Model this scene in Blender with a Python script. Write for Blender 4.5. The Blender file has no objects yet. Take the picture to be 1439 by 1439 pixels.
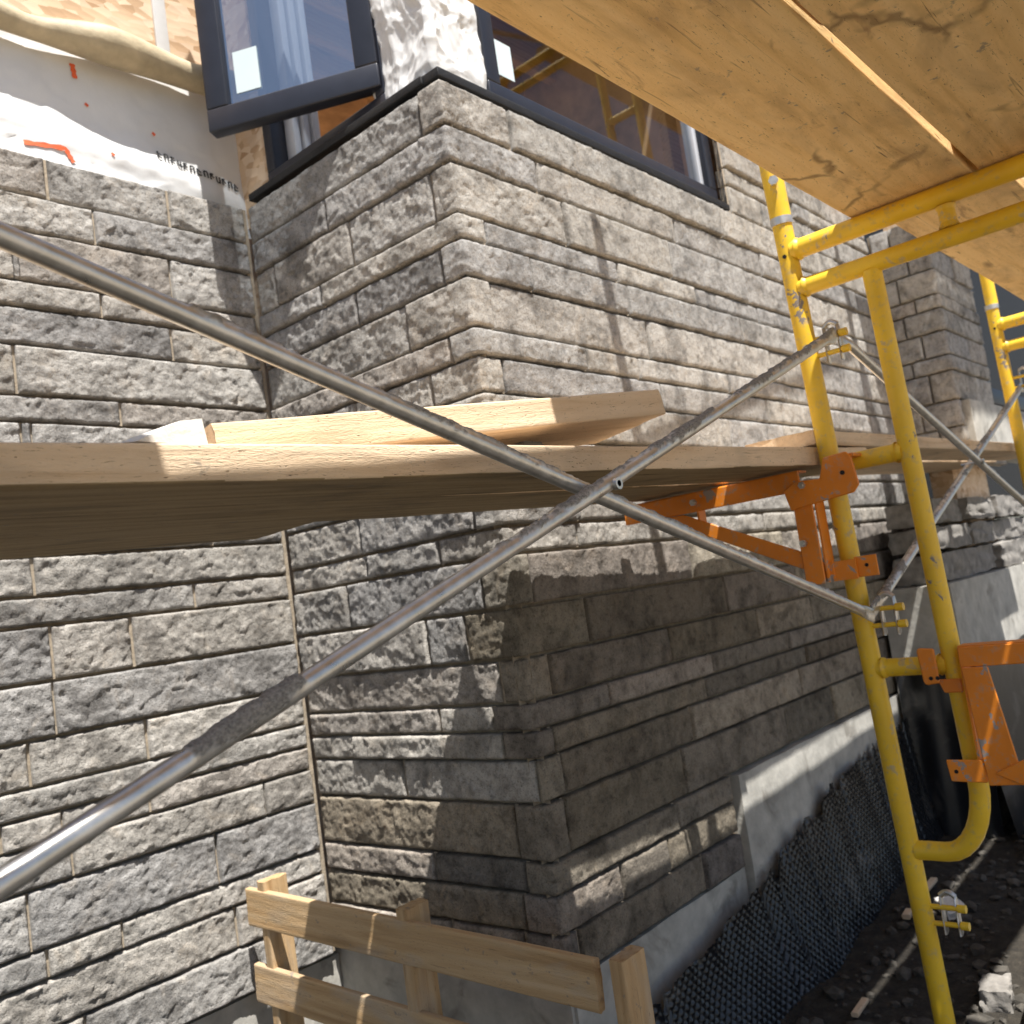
import bpy, bmesh, math, random
import numpy as np
from mathutils import Vector, Matrix

# ------------------------------------------------------------------ camera, sky, sun, exposure
C = bpy.context.scene
COL = C.collection
RC = [[0.65286749, -0.74388647, -0.14281792], [-0.02323907, 0.16878611, -0.98537871], [0.75711557, 0.64664067, 0.09290774]]
cam = bpy.data.objects.new('camera', bpy.data.cameras.new('camera'))
COL.objects.link(cam)
right, down, fwd = [Vector(r) for r in RC]
cam.matrix_world = Matrix(((right.x, -down.x, -fwd.x, 0), (right.y, -down.y, -fwd.y, 0), (right.z, -down.z, -fwd.z, 0), (0, 0, 0, 1)))
cam.data.sensor_width = 36
cam.data.lens = 1309.447 / 1439 * 36
cam.data.clip_start = 0.02
cam.data.clip_end = 1000
cam.data.dof.use_dof = True
cam.data.dof.focus_distance = 1.3
cam.data.dof.aperture_fstop = 7.5
C.camera = cam

SUN = Vector((0.165, 0.38, -1.0)).normalized()
w = bpy.data.worlds.new('World'); C.world = w; w.use_nodes = True
nt = w.node_tree
sky = nt.nodes.new('ShaderNodeTexSky'); sky.sky_type = 'NISHITA'; sky.sun_disc = False
sky.sun_elevation = math.asin(-SUN.z)
sky.sun_rotation = math.atan2(-SUN.x, -SUN.y)
sky.air_density = 1.0; sky.dust_density = 1.5
nt.nodes['Background'].inputs[1].default_value = 0.066
nt.links.new(sky.outputs[0], nt.nodes['Background'].inputs[0])
sl = bpy.data.lights.new('sun', 'SUN'); sl.energy = 5.0; sl.angle = math.radians(0.5); sl.color = (1, 0.965, 0.91)
so = bpy.data.objects.new('sun', sl); COL.objects.link(so)
so.rotation_euler = SUN.to_track_quat('-Z', 'Y').to_euler()
C.view_settings.view_transform = 'Standard'
C.view_settings.look = 'None'
C.view_settings.exposure = 0.96
C.view_settings.gamma = 1.0

# ------------------------------------------------------------------ noise (numpy)
def _h(ix, iy, iz, seed):
    n = (ix.astype(np.uint32) * np.uint32(374761393) + iy.astype(np.uint32) * np.uint32(668265263)
         + iz.astype(np.uint32) * np.uint32(2246822519) + np.uint32(seed * 3266489917 & 0xffffffff))
    n ^= n >> np.uint32(13); n *= np.uint32(1274126177); n ^= n >> np.uint32(16)
    n *= np.uint32(2246822507); n ^= n >> np.uint32(13)
    return n.astype(np.float64) / 4294967295.0
def vnoise(p, seed=0):
    i = np.floor(p).astype(np.int64); f = p - i; f = f * f * (3 - 2 * f)
    out = 0
    for dx in (0, 1):
        for dy in (0, 1):
            for dz in (0, 1):
                wgt = (f[:, 0] if dx else 1 - f[:, 0]) * (f[:, 1] if dy else 1 - f[:, 1]) * (f[:, 2] if dz else 1 - f[:, 2])
                out = out + wgt * _h(i[:, 0] + dx, i[:, 1] + dy, i[:, 2] + dz, seed)
    return out * 2 - 1
def fbm(p, octv=3, seed=0):
    a, s, t = 1.0, 0, 0
    for k in range(octv):
        s = s + a * vnoise(p * (2.03 ** k) + 17.3 * k, seed + k); t += a; a *= 0.5
    return s / t
def facets(p, seed=0):
    # chisel facets: every cell is a small plane with a tilt of its own
    i = np.floor(p).astype(np.int64); best = np.full(len(p), 9e9); val = np.zeros(len(p))
    for dx in (-1, 0, 1):
        for dy in (-1, 0, 1):
            for dz in (-1, 0, 1):
                c = i + np.array([dx, dy, dz])
                q = np.stack([c[:, k] + _h(c[:, 0], c[:, 1], c[:, 2], seed + k) for k in range(3)], 1)
                d = p - q; dd = (d * d).sum(1)
                t = np.stack([_h(c[:, 0], c[:, 1], c[:, 2], seed + 5 + k) * 2 - 1 for k in range(3)], 1)
                v = (t * d).sum(1) + 0.35 * (_h(c[:, 0], c[:, 1], c[:, 2], seed + 9) * 2 - 1)
                m = dd < best; best = np.where(m, dd, best); val = np.where(m, v, val)
    return val
def vor1(p, seed=0):
    i = np.floor(p).astype(np.int64); best = np.full(len(p), 9e9)
    for dx in (-1, 0, 1):
        for dy in (-1, 0, 1):
            c = i + np.array([dx, dy, 0]); q = np.stack([c[:, k] + _h(c[:, 0], c[:, 1], c[:, 2], seed + k) for k in range(2)], 1)
            best = np.minimum(best, ((p[:, :2] - q) ** 2).sum(1))
    return np.sqrt(best)
rnd = random.Random(7)

# ------------------------------------------------------------------ mesh helpers
class MB:
    def __init__(s): s.v = []; s.f = []; s.n = 0; s.c = []; s.mi = []
    def add(s, v, f, col=None, mi=0):
        v = np.asarray(v, float); f = np.asarray(f, np.int64)
        s.v.append(v); s.f.append(f + s.n); s.n += len(v)
        if col is not None: s.c.append(np.asarray(col, float))
        s.mi.append(np.full(len(f), mi, np.int32))
    def build(s, name, mats, parent=None, smooth=True, loc=None):
        me = bpy.data.meshes.new(name)
        V = np.concatenate(s.v)
        if loc is not None: V = V - np.array(loc)
        nv = len(V); F4 = [f for f in s.f]
        tot = sum(f.size for f in F4); nf = sum(len(f) for f in F4)
        me.vertices.add(nv); me.vertices.foreach_set('co', V.astype(np.float32).ravel())
        me.loops.add(tot); me.polygons.add(nf)
        me.loops.foreach_set('vertex_index', np.concatenate([f.ravel() for f in F4]).astype(np.int32))
        cnt = np.concatenate([np.full(len(f), f.shape[1], np.int32) for f in F4])
        st = np.concatenate([[0], np.cumsum(cnt)[:-1]]).astype(np.int32)
        me.polygons.foreach_set('loop_start', st); me.polygons.foreach_set('loop_total', cnt)
        me.polygons.foreach_set('material_index', np.concatenate(s.mi))
        me.polygons.foreach_set('use_smooth', np.full(nf, smooth))
        if s.c:
            at = me.color_attributes.new('tint', 'FLOAT_COLOR', 'POINT')
            at.data.foreach_set('color', np.concatenate(s.c).astype(np.float32).ravel())
        me.update(calc_edges=True); me.validate()
        for m in (mats if isinstance(mats, (list, tuple)) else [mats]): me.materials.append(m)
        o = bpy.data.objects.new(name, me); COL.objects.link(o)
        if parent: o.parent = parent
        if loc is not None: o.location = loc
        return o
    # shapes
    def grid(s, P, col=None, mi=0, flip=False):
        nu, nv = P.shape[:2]; idx = np.arange(nu * nv).reshape(nu, nv)
        q = np.stack([idx[:-1, :-1], idx[1:, :-1], idx[1:, 1:], idx[:-1, 1:]], -1).reshape(-1, 4)
        if flip: q = q[:, ::-1]
        s.add(P.reshape(-1, 3), q, col, mi)
    def box(s, lo, hi, bev=0.0, M=None, mi=0):
        lo = np.array(lo, float); hi = np.array(hi, float); bev = min(bev, 0.45 * (hi - lo).min())
        if bev <= 0:
            v = np.array([[(lo, hi)[i][0], (lo, hi)[j][1], (lo, hi)[k][2]] for i in (0, 1) for j in (0, 1) for k in (0, 1)])
            f = [[0, 1, 3, 2], [4, 6, 7, 5], [0, 4, 5, 1], [2, 3, 7, 6], [0, 2, 6, 4], [1, 5, 7, 3]]
            if M is not None: v = v @ np.array(M.to_3x3()).T + np.array(M.translation)
            s.add(v, f, mi=mi); return
        bm = bmesh.new(); bmesh.ops.create_cube(bm, size=1)
        for q in bm.verts: q.co = Vector([lo[k] + (q.co[k] + .5) * (hi[k] - lo[k]) for k in range(3)])
        bmesh.ops.bevel(bm, geom=bm.edges[:], offset=bev, segments=2, profile=.6, affect='EDGES')
        s.bm(bm, M, mi)
    def bm(s, bm, M=None, mi=0):
        bm.verts.index_update(); v = np.array([q.co[:] for q in bm.verts])
        if M is not None: v = v @ np.array(M.to_3x3()).T + np.array(M.translation)
        by = {}
        for f in bm.faces: by.setdefault(len(f.verts), []).append([q.index for q in f.verts])
        base = s.n; s.v.append(v); s.n += len(v)
        for k, fl in by.items():
            s.f.append(np.array(fl) + base); s.mi.append(np.full(len(fl), mi, np.int32))
        bm.free()
    def tube(s, pts, r, seg=16, cap=True, mi=0, rad=None):
        pts = [Vector(p) for p in pts]; n = len(pts)
        R = rad if rad is not None else [r] * n
        t0 = (pts[1] - pts[0]).normalized()
        a = Vector((0, 0, 1)) if abs(t0.z) < .9 else Vector((1, 0, 0))
        u = t0.cross(a).normalized(); P = []
        for i in range(n):
            t = ((pts[min(i + 1, n - 1)] - pts[i]).normalized() + (pts[i] - pts[max(i - 1, 0)]).normalized()) if 0 < i < n - 1 else (pts[min(i + 1, n - 1)] - pts[max(i - 1, 0)])
            t.normalize(); u = (u - t * u.dot(t)).normalized(); v = t.cross(u)
            P.append([(pts[i] + (u * math.cos(2 * math.pi * k / seg) + v * math.sin(2 * math.pi * k / seg)) * R[i])[:] for k in range(seg)])
        P = np.array(P); P = np.concatenate([P, P[:, :1]], 1)
        idx = np.arange(n * seg).reshape(n, seg); idx = np.concatenate([idx, idx[:, :1]], 1)
        q = np.stack([idx[:-1, :-1], idx[:-1, 1:], idx[1:, 1:], idx[1:, :-1]], -1).reshape(-1, 4)
        s.add(P[:, :-1].reshape(-1, 3), q, mi=mi)
        if cap:
            s.add(P[0, :-1][::-1], [list(range(seg))], mi=mi); s.add(P[-1, :-1], [list(range(seg))], mi=mi)
    def prism(s, poly, thick, M, mi=0, bev=0.002):
        bm = bmesh.new(); vs = [bm.verts.new((x, y, -thick / 2)) for x, y in poly]
        f = bm.faces.new(vs); r = bmesh.ops.extrude_face_region(bm, geom=[f])
        bmesh.ops.translate(bm, verts=[q for q in r['geom'] if isinstance(q, bmesh.types.BMVert)], vec=(0, 0, thick))
        bmesh.ops.recalc_face_normals(bm, faces=bm.faces[:])
        if bev: bmesh.ops.bevel(bm, geom=bm.edges[:], offset=bev, segments=1, affect='EDGES')
        s.bm(bm, M, mi)
def frameM(x, y, z, o): # matrix with columns x,y,z and origin o
    x, y, z = Vector(x), Vector(y), Vector(z)
    return Matrix(((x.x, y.x, z.x, o[0]), (x.y, y.y, z.y, o[1]), (x.z, y.z, z.z, o[2]), (0, 0, 0, 1)))
def tag(o, label=None, cat=None, group=None, kind=None):
    for k, q in (('label', label), ('category', cat), ('group', group), ('kind', kind)):
        if q: o[k] = q
    return o
def empty(name, loc, label=None, cat=None, group=None):
    o = bpy.data.objects.new(name, None); COL.objects.link(o); o.location = loc; o.empty_display_size = .1
    return tag(o, label, cat, group)
def copy_tree(o, parent=None):
    c = o.copy(); COL.objects.link(c)
    if parent: c.parent = parent
    for ch in list(o.children): copy_tree(ch, c)
    return c

# ------------------------------------------------------------------ materials
def newmat(name):
    m = bpy.data.materials.new(name); m.use_nodes = True
    return m, m.node_tree, m.node_tree.nodes['Principled BSDF']
def N(t, typ, **kw):
    n = t.nodes.new(typ)
    for k, q in kw.items():
        if k.startswith('i_'):
            key = k[2:]; key = int(key) if key.isdigit() else key
            n.inputs[key].default_value = q
        else: setattr(n, k, q)
    return n
def L(t, a, b): t.links.new(a, b)
def coords(t, scale=(1, 1, 1), out='Object'):
    tc = N(t, 'ShaderNodeTexCoord'); mp = N(t, 'ShaderNodeMapping'); mp.inputs['Scale'].default_value = scale
    L(t, tc.outputs[out], mp.inputs[0]); return mp.outputs[0]
def noise(t, vec, sc, det=4, rough=.55, dist=0.0):
    n = N(t, 'ShaderNodeTexNoise'); n.inputs['Scale'].default_value = sc; n.inputs['Detail'].default_value = det
    n.inputs['Roughness'].default_value = rough; n.inputs['Distortion'].default_value = dist
    L(t, vec, n.inputs['Vector']); return n.outputs['Fac']
def ramp(t, fac, stops):
    r = N(t, 'ShaderNodeValToRGB'); e = r.color_ramp.elements
    while len(e) < len(stops): e.new(.5)
    for el, (p, c) in zip(e, stops):
        el.position = p; el.color = c if len(c) == 4 else (*c, 1)
    L(t, fac, r.inputs[0]); return r.outputs[0]
def gray(v): return (v, v, v, 1)
def mix(t, fac, a, b, typ='MIX'):
    m = N(t, 'ShaderNodeMix', data_type='RGBA', blend_type=typ)
    for sock, q in ((m.inputs[0], fac), (m.inputs[6], a), (m.inputs[7], b)):
        if isinstance(q, (int, float)): sock.default_value = q
        elif isinstance(q, tuple): sock.default_value = q if len(q) == 4 else (*q, 1)
        else: L(t, q, sock)
    return m.outputs[2]
def bump(t, h, strength, dist, prev=None):
    b = N(t, 'ShaderNodeBump'); b.inputs['Strength'].default_value = strength; b.inputs['Distance'].default_value = dist
    L(t, h, b.inputs['Height'])
    if prev is not None: L(t, prev, b.inputs['Normal'])
    return b.outputs[0]

def mat_stone():
    m, t, p = newmat('split_stone'); v = coords(t)
    a = N(t, 'ShaderNodeAttribute', attribute_name='tint').outputs['Color']
    big = ramp(t, noise(t, v, 9, 4, .6, .6), [(.46, gray(0)), (.66, gray(1))])
    mid = noise(t, v, 38, 5, .65)
    fine = noise(t, v, 240, 3, .7)
    c = mix(t, big, a, mix(t, 1.0, a, (.54, .535, .53), 'MULTIPLY'))
    c = mix(t, ramp(t, noise(t, v, 15, 3, .6, 1.0), [(.55, gray(0)), (.72, gray(.7))]), c, mix(t, 1.0, a, (1.06, 1.0, .93), 'MULTIPLY'))
    c = mix(t, .8, c, ramp(t, mid, [(.30, gray(.42)), (.46, gray(.95)), (.70, gray(1.28))]), 'MULTIPLY')
    c = mix(t, .8, c, ramp(t, fine, [(.32, gray(.35)), (.44, gray(.95)), (.7, gray(1.2))]), 'MULTIPLY')
    L(t, c, p.inputs['Base Color']); p.inputs['Roughness'].default_value = .93
    p.inputs['Specular IOR Level'].default_value = .25
    nb = bump(t, noise(t, v, 55, 6, .72, .3), .85, .009)
    L(t, bump(t, noise(t, v, 190, 4, .75), .8, .0034, nb), p.inputs['Normal']); return m
def mat_simple(name, base, rough=.8, var=.25, sc=30, bmp=.3, bd=.002, metal=0, dark=None, spec=.4):
    m, t, p = newmat(name); v = coords(t)
    n = noise(t, v, sc, 5, .6)
    c = mix(t, 1.0, (*base, 1), ramp(t, n, [(.3, gray(1 - var)), (.7, gray(1 + var))]), 'MULTIPLY')
    if dark:
        c = mix(t, ramp(t, noise(t, v, dark[1], 4, .6, .5), [(dark[2], gray(0)), (dark[2] + .12, gray(1))]), c, (*dark[0], 1))
    L(t, c, p.inputs['Base Color']); p.inputs['Roughness'].default_value = rough; p.inputs['Metallic'].default_value = metal
    p.inputs['Specular IOR Level'].default_value = spec
    if bmp: L(t, bump(t, noise(t, v, sc * 4, 4, .6), bmp, bd), p.inputs['Normal'])
    return m
def mat_wood(name, light, mid, darkc, dirt=.35, dirtc=(.16, .13, .1), grain=1.0, rough=.8, crack=.5, knots=.85, wave=.28, splits=0):
    m, t, p = newmat(name)
    v = coords(t, (1, 1, 1)); ob = N(t, 'ShaderNodeObjectInfo')
    add = N(t, 'ShaderNodeVectorMath', operation='ADD'); L(t, v, add.inputs[0])
    sc = N(t, 'ShaderNodeMath', operation='MULTIPLY', i_1=37.0); L(t, ob.outputs['Random'], sc.inputs[0])
    L(t, sc.outputs[0], add.inputs[1]); v = add.outputs[0]
    def sm(s):
        q = N(t, 'ShaderNodeMapping'); q.inputs['Scale'].default_value = s; L(t, v, q.inputs[0]); return q.outputs[0]
    vs = sm((2.2, 34 * grain, 34 * grain))
    g1 = noise(t, vs, 1.0, 6, .6, .8)
    wv = N(t, 'ShaderNodeTexWave', wave_type='RINGS', rings_direction='X'); L(t, sm((.25, 7, 9)), wv.inputs[0])
    wv.inputs['Scale'].default_value = 2.2; wv.inputs['Distortion'].default_value = 5.5; wv.inputs['Detail'].default_value = 3; wv.inputs['Detail Scale'].default_value = .8
    c = ramp(t, g1, [(.25, darkc), (.45, mid), (.7, light)])
    c = mix(t, wave, c, ramp(t, wv.outputs['Fac'], [(.0, darkc), (.35, mid), (1, light)]))
    c = mix(t, ramp(t, noise(t, sm((3, 8, 8)), 1.3, 4, .6, .5), [(.5, gray(0)), (.75, gray(dirt))]), c, (*dirtc, 1))
    ck = noise(t, sm((5, 90, 90)), 1.0, 3, .5, 1.2)
    ckf = ramp(t, ck, [(.24, gray(crack)), (.33, gray(0))])
    c = mix(t, ckf, c, (.06, .035, .018, 1))
    ck2 = noise(t, sm((38, 230, 230)), 1.0, 3, .6, 2.5); c = mix(t, ramp(t, ck2, [(.30, gray(crack)), (.36, gray(0))]), c, (.10, .06, .03, 1))
    if knots > 0:
        vo = N(t, 'ShaderNodeTexVoronoi'); L(t, sm((1.6, 7, 7)), vo.inputs['Vector']); vo.inputs['Scale'].default_value = 1.0
        k = ramp(t, vo.outputs['Distance'], [(.05, gray(knots)), (.11, gray(0))])
        c = mix(t, k, c, (.10, .05, .02, 1))
    if splits:
        dn = N(t, 'ShaderNodeTexNoise', i_Scale=5.0, i_Detail=4.0); L(t, v, dn.inputs['Vector'])
        da = N(t, 'ShaderNodeVectorMath', operation='MULTIPLY_ADD'); L(t, dn.outputs['Color'], da.inputs[0]); da.inputs[1].default_value = (.5, .5, .5); L(t, sm((1.3, 3.2, 3.2)), da.inputs[2])
        ve = N(t, 'ShaderNodeTexVoronoi', feature='DISTANCE_TO_EDGE'); L(t, da.outputs[0], ve.inputs['Vector']); ve.inputs['Scale'].default_value = 1.0
        sp = mix(t, ramp(t, noise(t, v, 4.5, 3, .6), [(.50, gray(0)), (.60, gray(splits))]), gray(0), ramp(t, ve.outputs['Distance'], [(.004, gray(1)), (.022, gray(0))]))
        c = mix(t, sp, c, (.07, .035, .015, 1))
        c = mix(t, ramp(t, noise(t, sm((4, 14, 14)), 1.0, 4, .7, 1.0), [(.60, gray(0)), (.70, gray(.6))]), c, (.33, .19, .09, 1))
    # small grey stains
    c = mix(t, ramp(t, noise(t, v, 42, 3, .6), [(.66, gray(0)), (.72, gray(dirt))]), c, (.2, .185, .165, 1))
    L(t, c, p.inputs['Base Color']); p.inputs['Roughness'].default_value = rough; p.inputs['Specular IOR Level'].default_value = .3
    b = bump(t, ck2, .5, .003); b = bump(t, g1, .35, .003, b); b = bump(t, ck, .4, .003, b)
    L(t, bump(t, noise(t, v, 300, 2), .15, .001, b), p.inputs['Normal']); return m
def mat_paint(name, base, chip=(.25, .22, .2), th=.66, rough=.38):
    m, t, p = newmat(name); v = coords(t)
    nm = N(t, 'ShaderNodeMath', operation='MULTIPLY_ADD', i_1=.62); L(t, noise(t, v, 30, 5, .62, .4), nm.inputs[0])
    nb_ = N(t, 'ShaderNodeMath', operation='MULTIPLY', i_1=.42); L(t, noise(t, v, 6, 3, .6), nb_.inputs[0]); L(t, nb_.outputs[0], nm.inputs[2]); n = nm.outputs[0]
    ch = ramp(t, n, [(th, gray(0)), (th + .012, gray(1))])
    c = mix(t, 1.0, (*base, 1), ramp(t, noise(t, v, 7, 4, .6), [(.3, (.86, .82, .8)), (.7, (1.08, 1.08, 1.05))]), 'MULTIPLY')
    c = mix(t, ramp(t, noise(t, v, 60, 4, .65), [(.54, gray(0)), (.72, gray(.5))]), c, (.36, .31, .24, 1))
    c = mix(t, ramp(t, noise(t, v, 15, 5, .7, .3), [(.62, gray(0)), (.66, gray(.55))]), c, (.42, .37, .30, 1))
    c = mix(t, ch, c, (*chip, 1))
    L(t, c, p.inputs['Base Color'])
    L(t, ramp(t, n, [(.3, gray(rough - .06)), (th, gray(rough + .12)), (th + .02, gray(.8))]), p.inputs['Roughness'])
    p.inputs['Specular IOR Level'].default_value = .5
    L(t, bump(t, noise(t, v, 90, 4, .6), .08, .001), p.inputs['Normal']); return m
def mat_galv():
    m, t, p = newmat('galvanized_steel'); v = coords(t)
    a = N(t, 'ShaderNodeAttribute', attribute_name='tint').outputs['Color']
    n = noise(t, v, 50, 4, .6)
    c = ramp(t, n, [(.3, (.50, .49, .46)), (.7, (.68, .675, .66))])
    crust = ramp(t, noise(t, v, 300, 3, .7), [(.3, (.11, .105, .095)), (.7, (.36, .34, .31))])
    c = mix(t, a, c, crust)
    rust = ramp(t, noise(t, v, 22, 4, .6), [(.72, gray(0)), (.78, gray(.7))])
    c = mix(t, rust, c, (.2, .1, .03, 1))
    L(t, c, p.inputs['Base Color'])
    inv = N(t, 'ShaderNodeMath', operation='SUBTRACT', i_0=1.0); L(t, a, inv.inputs[1])
    mm = N(t, 'ShaderNodeMath', operation='MULTIPLY', i_1=.75); L(t, inv.outputs[0], mm.inputs[0]); L(t, mm.outputs[0], p.inputs['Metallic'])
    L(t, mix(t, a, ramp(t, n, [(.3, gray(.27)), (.7, gray(.42))]), gray(.95)), p.inputs['Roughness'])
    bb = N(t, 'ShaderNodeMath', operation='MULTIPLY'); L(t, noise(t, v, 350, 3, .7), bb.inputs[0]); L(t, a, bb.inputs[1])
    L(t, bump(t, bb.outputs[0], .7, .002), p.inputs['Normal']); return m
def mat_glass(name, tint=(1, 1.05, 1.1), ior=1.5, coat=0.0):
    m, t, p = newmat(name); out = t.nodes['Material Output']
    tr = N(t, 'ShaderNodeBsdfTransparent'); tr.inputs[0].default_value = (.8 * tint[0], .8 * tint[1], .8 * tint[2], 1)
    gl = N(t, 'ShaderNodeBsdfGlossy'); gl.inputs['Roughness'].default_value = .02
    fr = N(t, 'ShaderNodeFresnel', i_IOR=ior); mx = N(t, 'ShaderNodeMixShader')
    ge = N(t, 'ShaderNodeNewGeometry'); iv = N(t, 'ShaderNodeMath', operation='SUBTRACT', i_0=1.0); L(t, ge.outputs['Backfacing'], iv.inputs[1])
    fm = N(t, 'ShaderNodeMath', operation='MAXIMUM', i_1=coat); L(t, fr.outputs[0], fm.inputs[0])
    ff = N(t, 'ShaderNodeMath', operation='MULTIPLY'); L(t, fm.outputs[0], ff.inputs[0]); L(t, iv.outputs[0], ff.inputs[1])
    L(t, ff.outputs[0], mx.inputs[0]); L(t, tr.outputs[0], mx.inputs[1]); L(t, gl.outputs[0], mx.inputs[2]); L(t, mx.outputs[0], out.inputs[0]); return m

M_STONE = mat_stone()
M_MORTAR = mat_simple('mortar', (.36, .30, .225), .95, .3, 60, .5, .003)
M_CONC = mat_simple('concrete', (.43, .415, .375), .9, .26, 11, .6, .003, dark=((.26, .245, .215), 7, .57))
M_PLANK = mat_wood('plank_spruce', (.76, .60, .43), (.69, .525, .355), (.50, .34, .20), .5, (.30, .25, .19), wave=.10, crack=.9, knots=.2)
M_PLANK_UNDER = mat_wood('plank_dirt_shade_under', (.42, .32, .19), (.34, .25, .135), (.17, .12, .06), .7, (.10, .075, .045), 1.3, crack=.95, wave=.2, knots=.3)  # darker copy of the plank wood for undersides: dirt plus shade in the colour
M_OVER = mat_wood('plank_overhead', (.84, .62, .32), (.78, .54, .245), (.54, .34, .13), .7, (.36, .235, .115), .6, crack=.85, wave=.16, splits=.6)
M_PALLET = mat_wood('pallet_wood', (.60, .43, .25), (.50, .325, .16), (.31, .18, .08), .7, (.40, .36, .30), wave=.15, knots=.25)
M_STUD = mat_wood('stud_wood', (.62, .42, .22), (.52, .32, .15), (.35, .2, .09), .2)
M_YEL = mat_paint('yellow_paint', (.86, .57, .035), th=.655)
M_ORA = mat_paint('orange_paint', (.80, .25, .018), th=.625, chip=(.36, .31, .28))
M_GALV = mat_galv()
M_BLACKF = mat_simple('black_window_frame', (.020, .022, .032), .35, .15, 20, .05, .001, spec=.5)
M_FLASH = mat_simple('black_flashing', (.008, .008, .009), .6, .4, 30, .4, .003)
M_VINYL = mat_simple('pale_vinyl', (.55, .58, .64), .4, .05, 10, 0)
M_WRAP = mat_simple('house_wrap', (.66, .66, .655), .5, .06, 6, .25, .004)
M_WRAPEDGE = mat_simple('wrap_edge', (.46, .38, .25), .6, .22, 14, .4, .004)
M_LABEL = mat_simple('label_paper', (.58, .68, .71), .6, .03, 10, 0)
M_MARK = mat_simple('orange_marker', (.72, .12, .04), .7, .15, 40, 0)
M_INK = mat_simple('black_ink', (.015, .015, .017), .7, .1, 40, 0)
M_GLASS = mat_glass('window_glass', ior=1.5)
M_GLASS2 = mat_glass('sash_glass', ior=1.7, coat=.6)
M_DARK = mat_simple('interior_dark', (.50, .33, .19), .8, .35, 6, .1)
M_MEMB = mat_simple('dimple_membrane', (.010, .0105, .013), .30, .4, 14, .25, .002, dark=((.085, .08, .074), 6, .58), spec=.6)
M_TUB = mat_simple('tub_plastic', (.02, .02, .02), .5, .2, 10, .1)
M_CHIP = mat_simple('pale_stone_chip', (.70, .68, .64), .9, .1, 60, .4, .002)
M_GRAV = mat_simple('dark_gravel', (.075, .068, .058), .95, .5, 25, .6, .004)
M_RUBBLE = mat_simple('rubble_stone', (.24, .225, .205), .95, .35, 25, .6, .004)
def mat_osb():
    m, t, p = newmat('osb_board'); v = coords(t)
    vo = N(t, 'ShaderNodeTexVoronoi'); vo.inputs['Scale'].default_value = 1.0
    mp = N(t, 'ShaderNodeMapping'); mp.inputs['Scale'].default_value = (22, 30, 55); mp.inputs['Rotation'].default_value = (0, .7, 0)
    L(t, v, mp.inputs[0]); d = N(t, 'ShaderNodeVectorMath', operation='ADD'); L(t, mp.outputs[0], d.inputs[0])
    nn = N(t, 'ShaderNodeTexNoise', i_Scale=9.0); L(t, v, nn.inputs['Vector']); L(t, nn.outputs['Color'], d.inputs[1]); L(t, d.outputs[0], vo.inputs['Vector'])
    c = ramp(t, vo.outputs['Color'], [(.1, (.42, .26, .14)), (.4, (.62, .44, .28)), (.75, (.72, .56, .40)), (1, (.5, .33, .2))])
    L(t, c, p.inputs['Base Color']); p.inputs['Roughness'].default_value = .8
    L(t, bump(t, vo.outputs['Distance'], .3, .003), p.inputs['Normal']); return m
M_OSB = mat_osb()
def mat_ground():
    m, t, p = newmat('soil'); v = coords(t)
    sx = N(t, 'ShaderNodeSeparateXYZ'); L(t, v, sx.inputs[0])
    n = noise(t, v, 5, 6, .65)
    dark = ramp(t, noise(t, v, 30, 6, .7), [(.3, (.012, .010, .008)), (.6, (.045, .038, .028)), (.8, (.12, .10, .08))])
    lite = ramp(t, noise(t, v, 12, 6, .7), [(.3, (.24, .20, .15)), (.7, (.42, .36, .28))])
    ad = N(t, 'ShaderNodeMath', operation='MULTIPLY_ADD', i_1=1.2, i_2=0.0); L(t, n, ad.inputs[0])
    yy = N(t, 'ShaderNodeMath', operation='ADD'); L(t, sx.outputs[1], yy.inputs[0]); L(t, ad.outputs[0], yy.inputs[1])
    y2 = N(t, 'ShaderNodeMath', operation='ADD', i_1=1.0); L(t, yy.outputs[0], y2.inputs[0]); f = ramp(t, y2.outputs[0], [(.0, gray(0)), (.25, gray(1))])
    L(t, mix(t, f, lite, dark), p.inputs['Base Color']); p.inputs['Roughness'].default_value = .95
    b = bump(t, noise(t, v, 25, 6, .7), .8, .03)
    L(t, bump(t, noise(t, v, 120, 4, .7), .6, .006, b), p.inputs['Normal']); return m
M_SOIL = mat_ground()

# ------------------------------------------------------------------ ground
def ground_z(x, y):
    p = np.stack([x * 3, y * 3, np.zeros_like(x)], -1).reshape(-1, 3)
    h = fbm(p, 4, 3).reshape(x.shape) * .05
    return -1.18 + h + np.clip((x - 2) * .05, 0, .2) - np.clip((.6 - y), 0, 2) * .05
gx = np.concatenate([np.linspace(-120, -2, 14), np.linspace(-1.5, 0.5, 12), np.linspace(.6, 7, 150), np.linspace(7.5, 120, 14)])
gy = np.concatenate([np.linspace(-120, -2, 14), np.linspace(-1.5, 0, 10), np.linspace(.05, 3, 75), np.linspace(3.5, 120, 12)])
X, Y = np.meshgrid(gx, gy, indexing='ij')
mb = MB(); mb.grid(np.stack([X, Y, ground_z(X, Y)], -1)); tag(mb.build('ground', M_SOIL), kind='structure')

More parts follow.
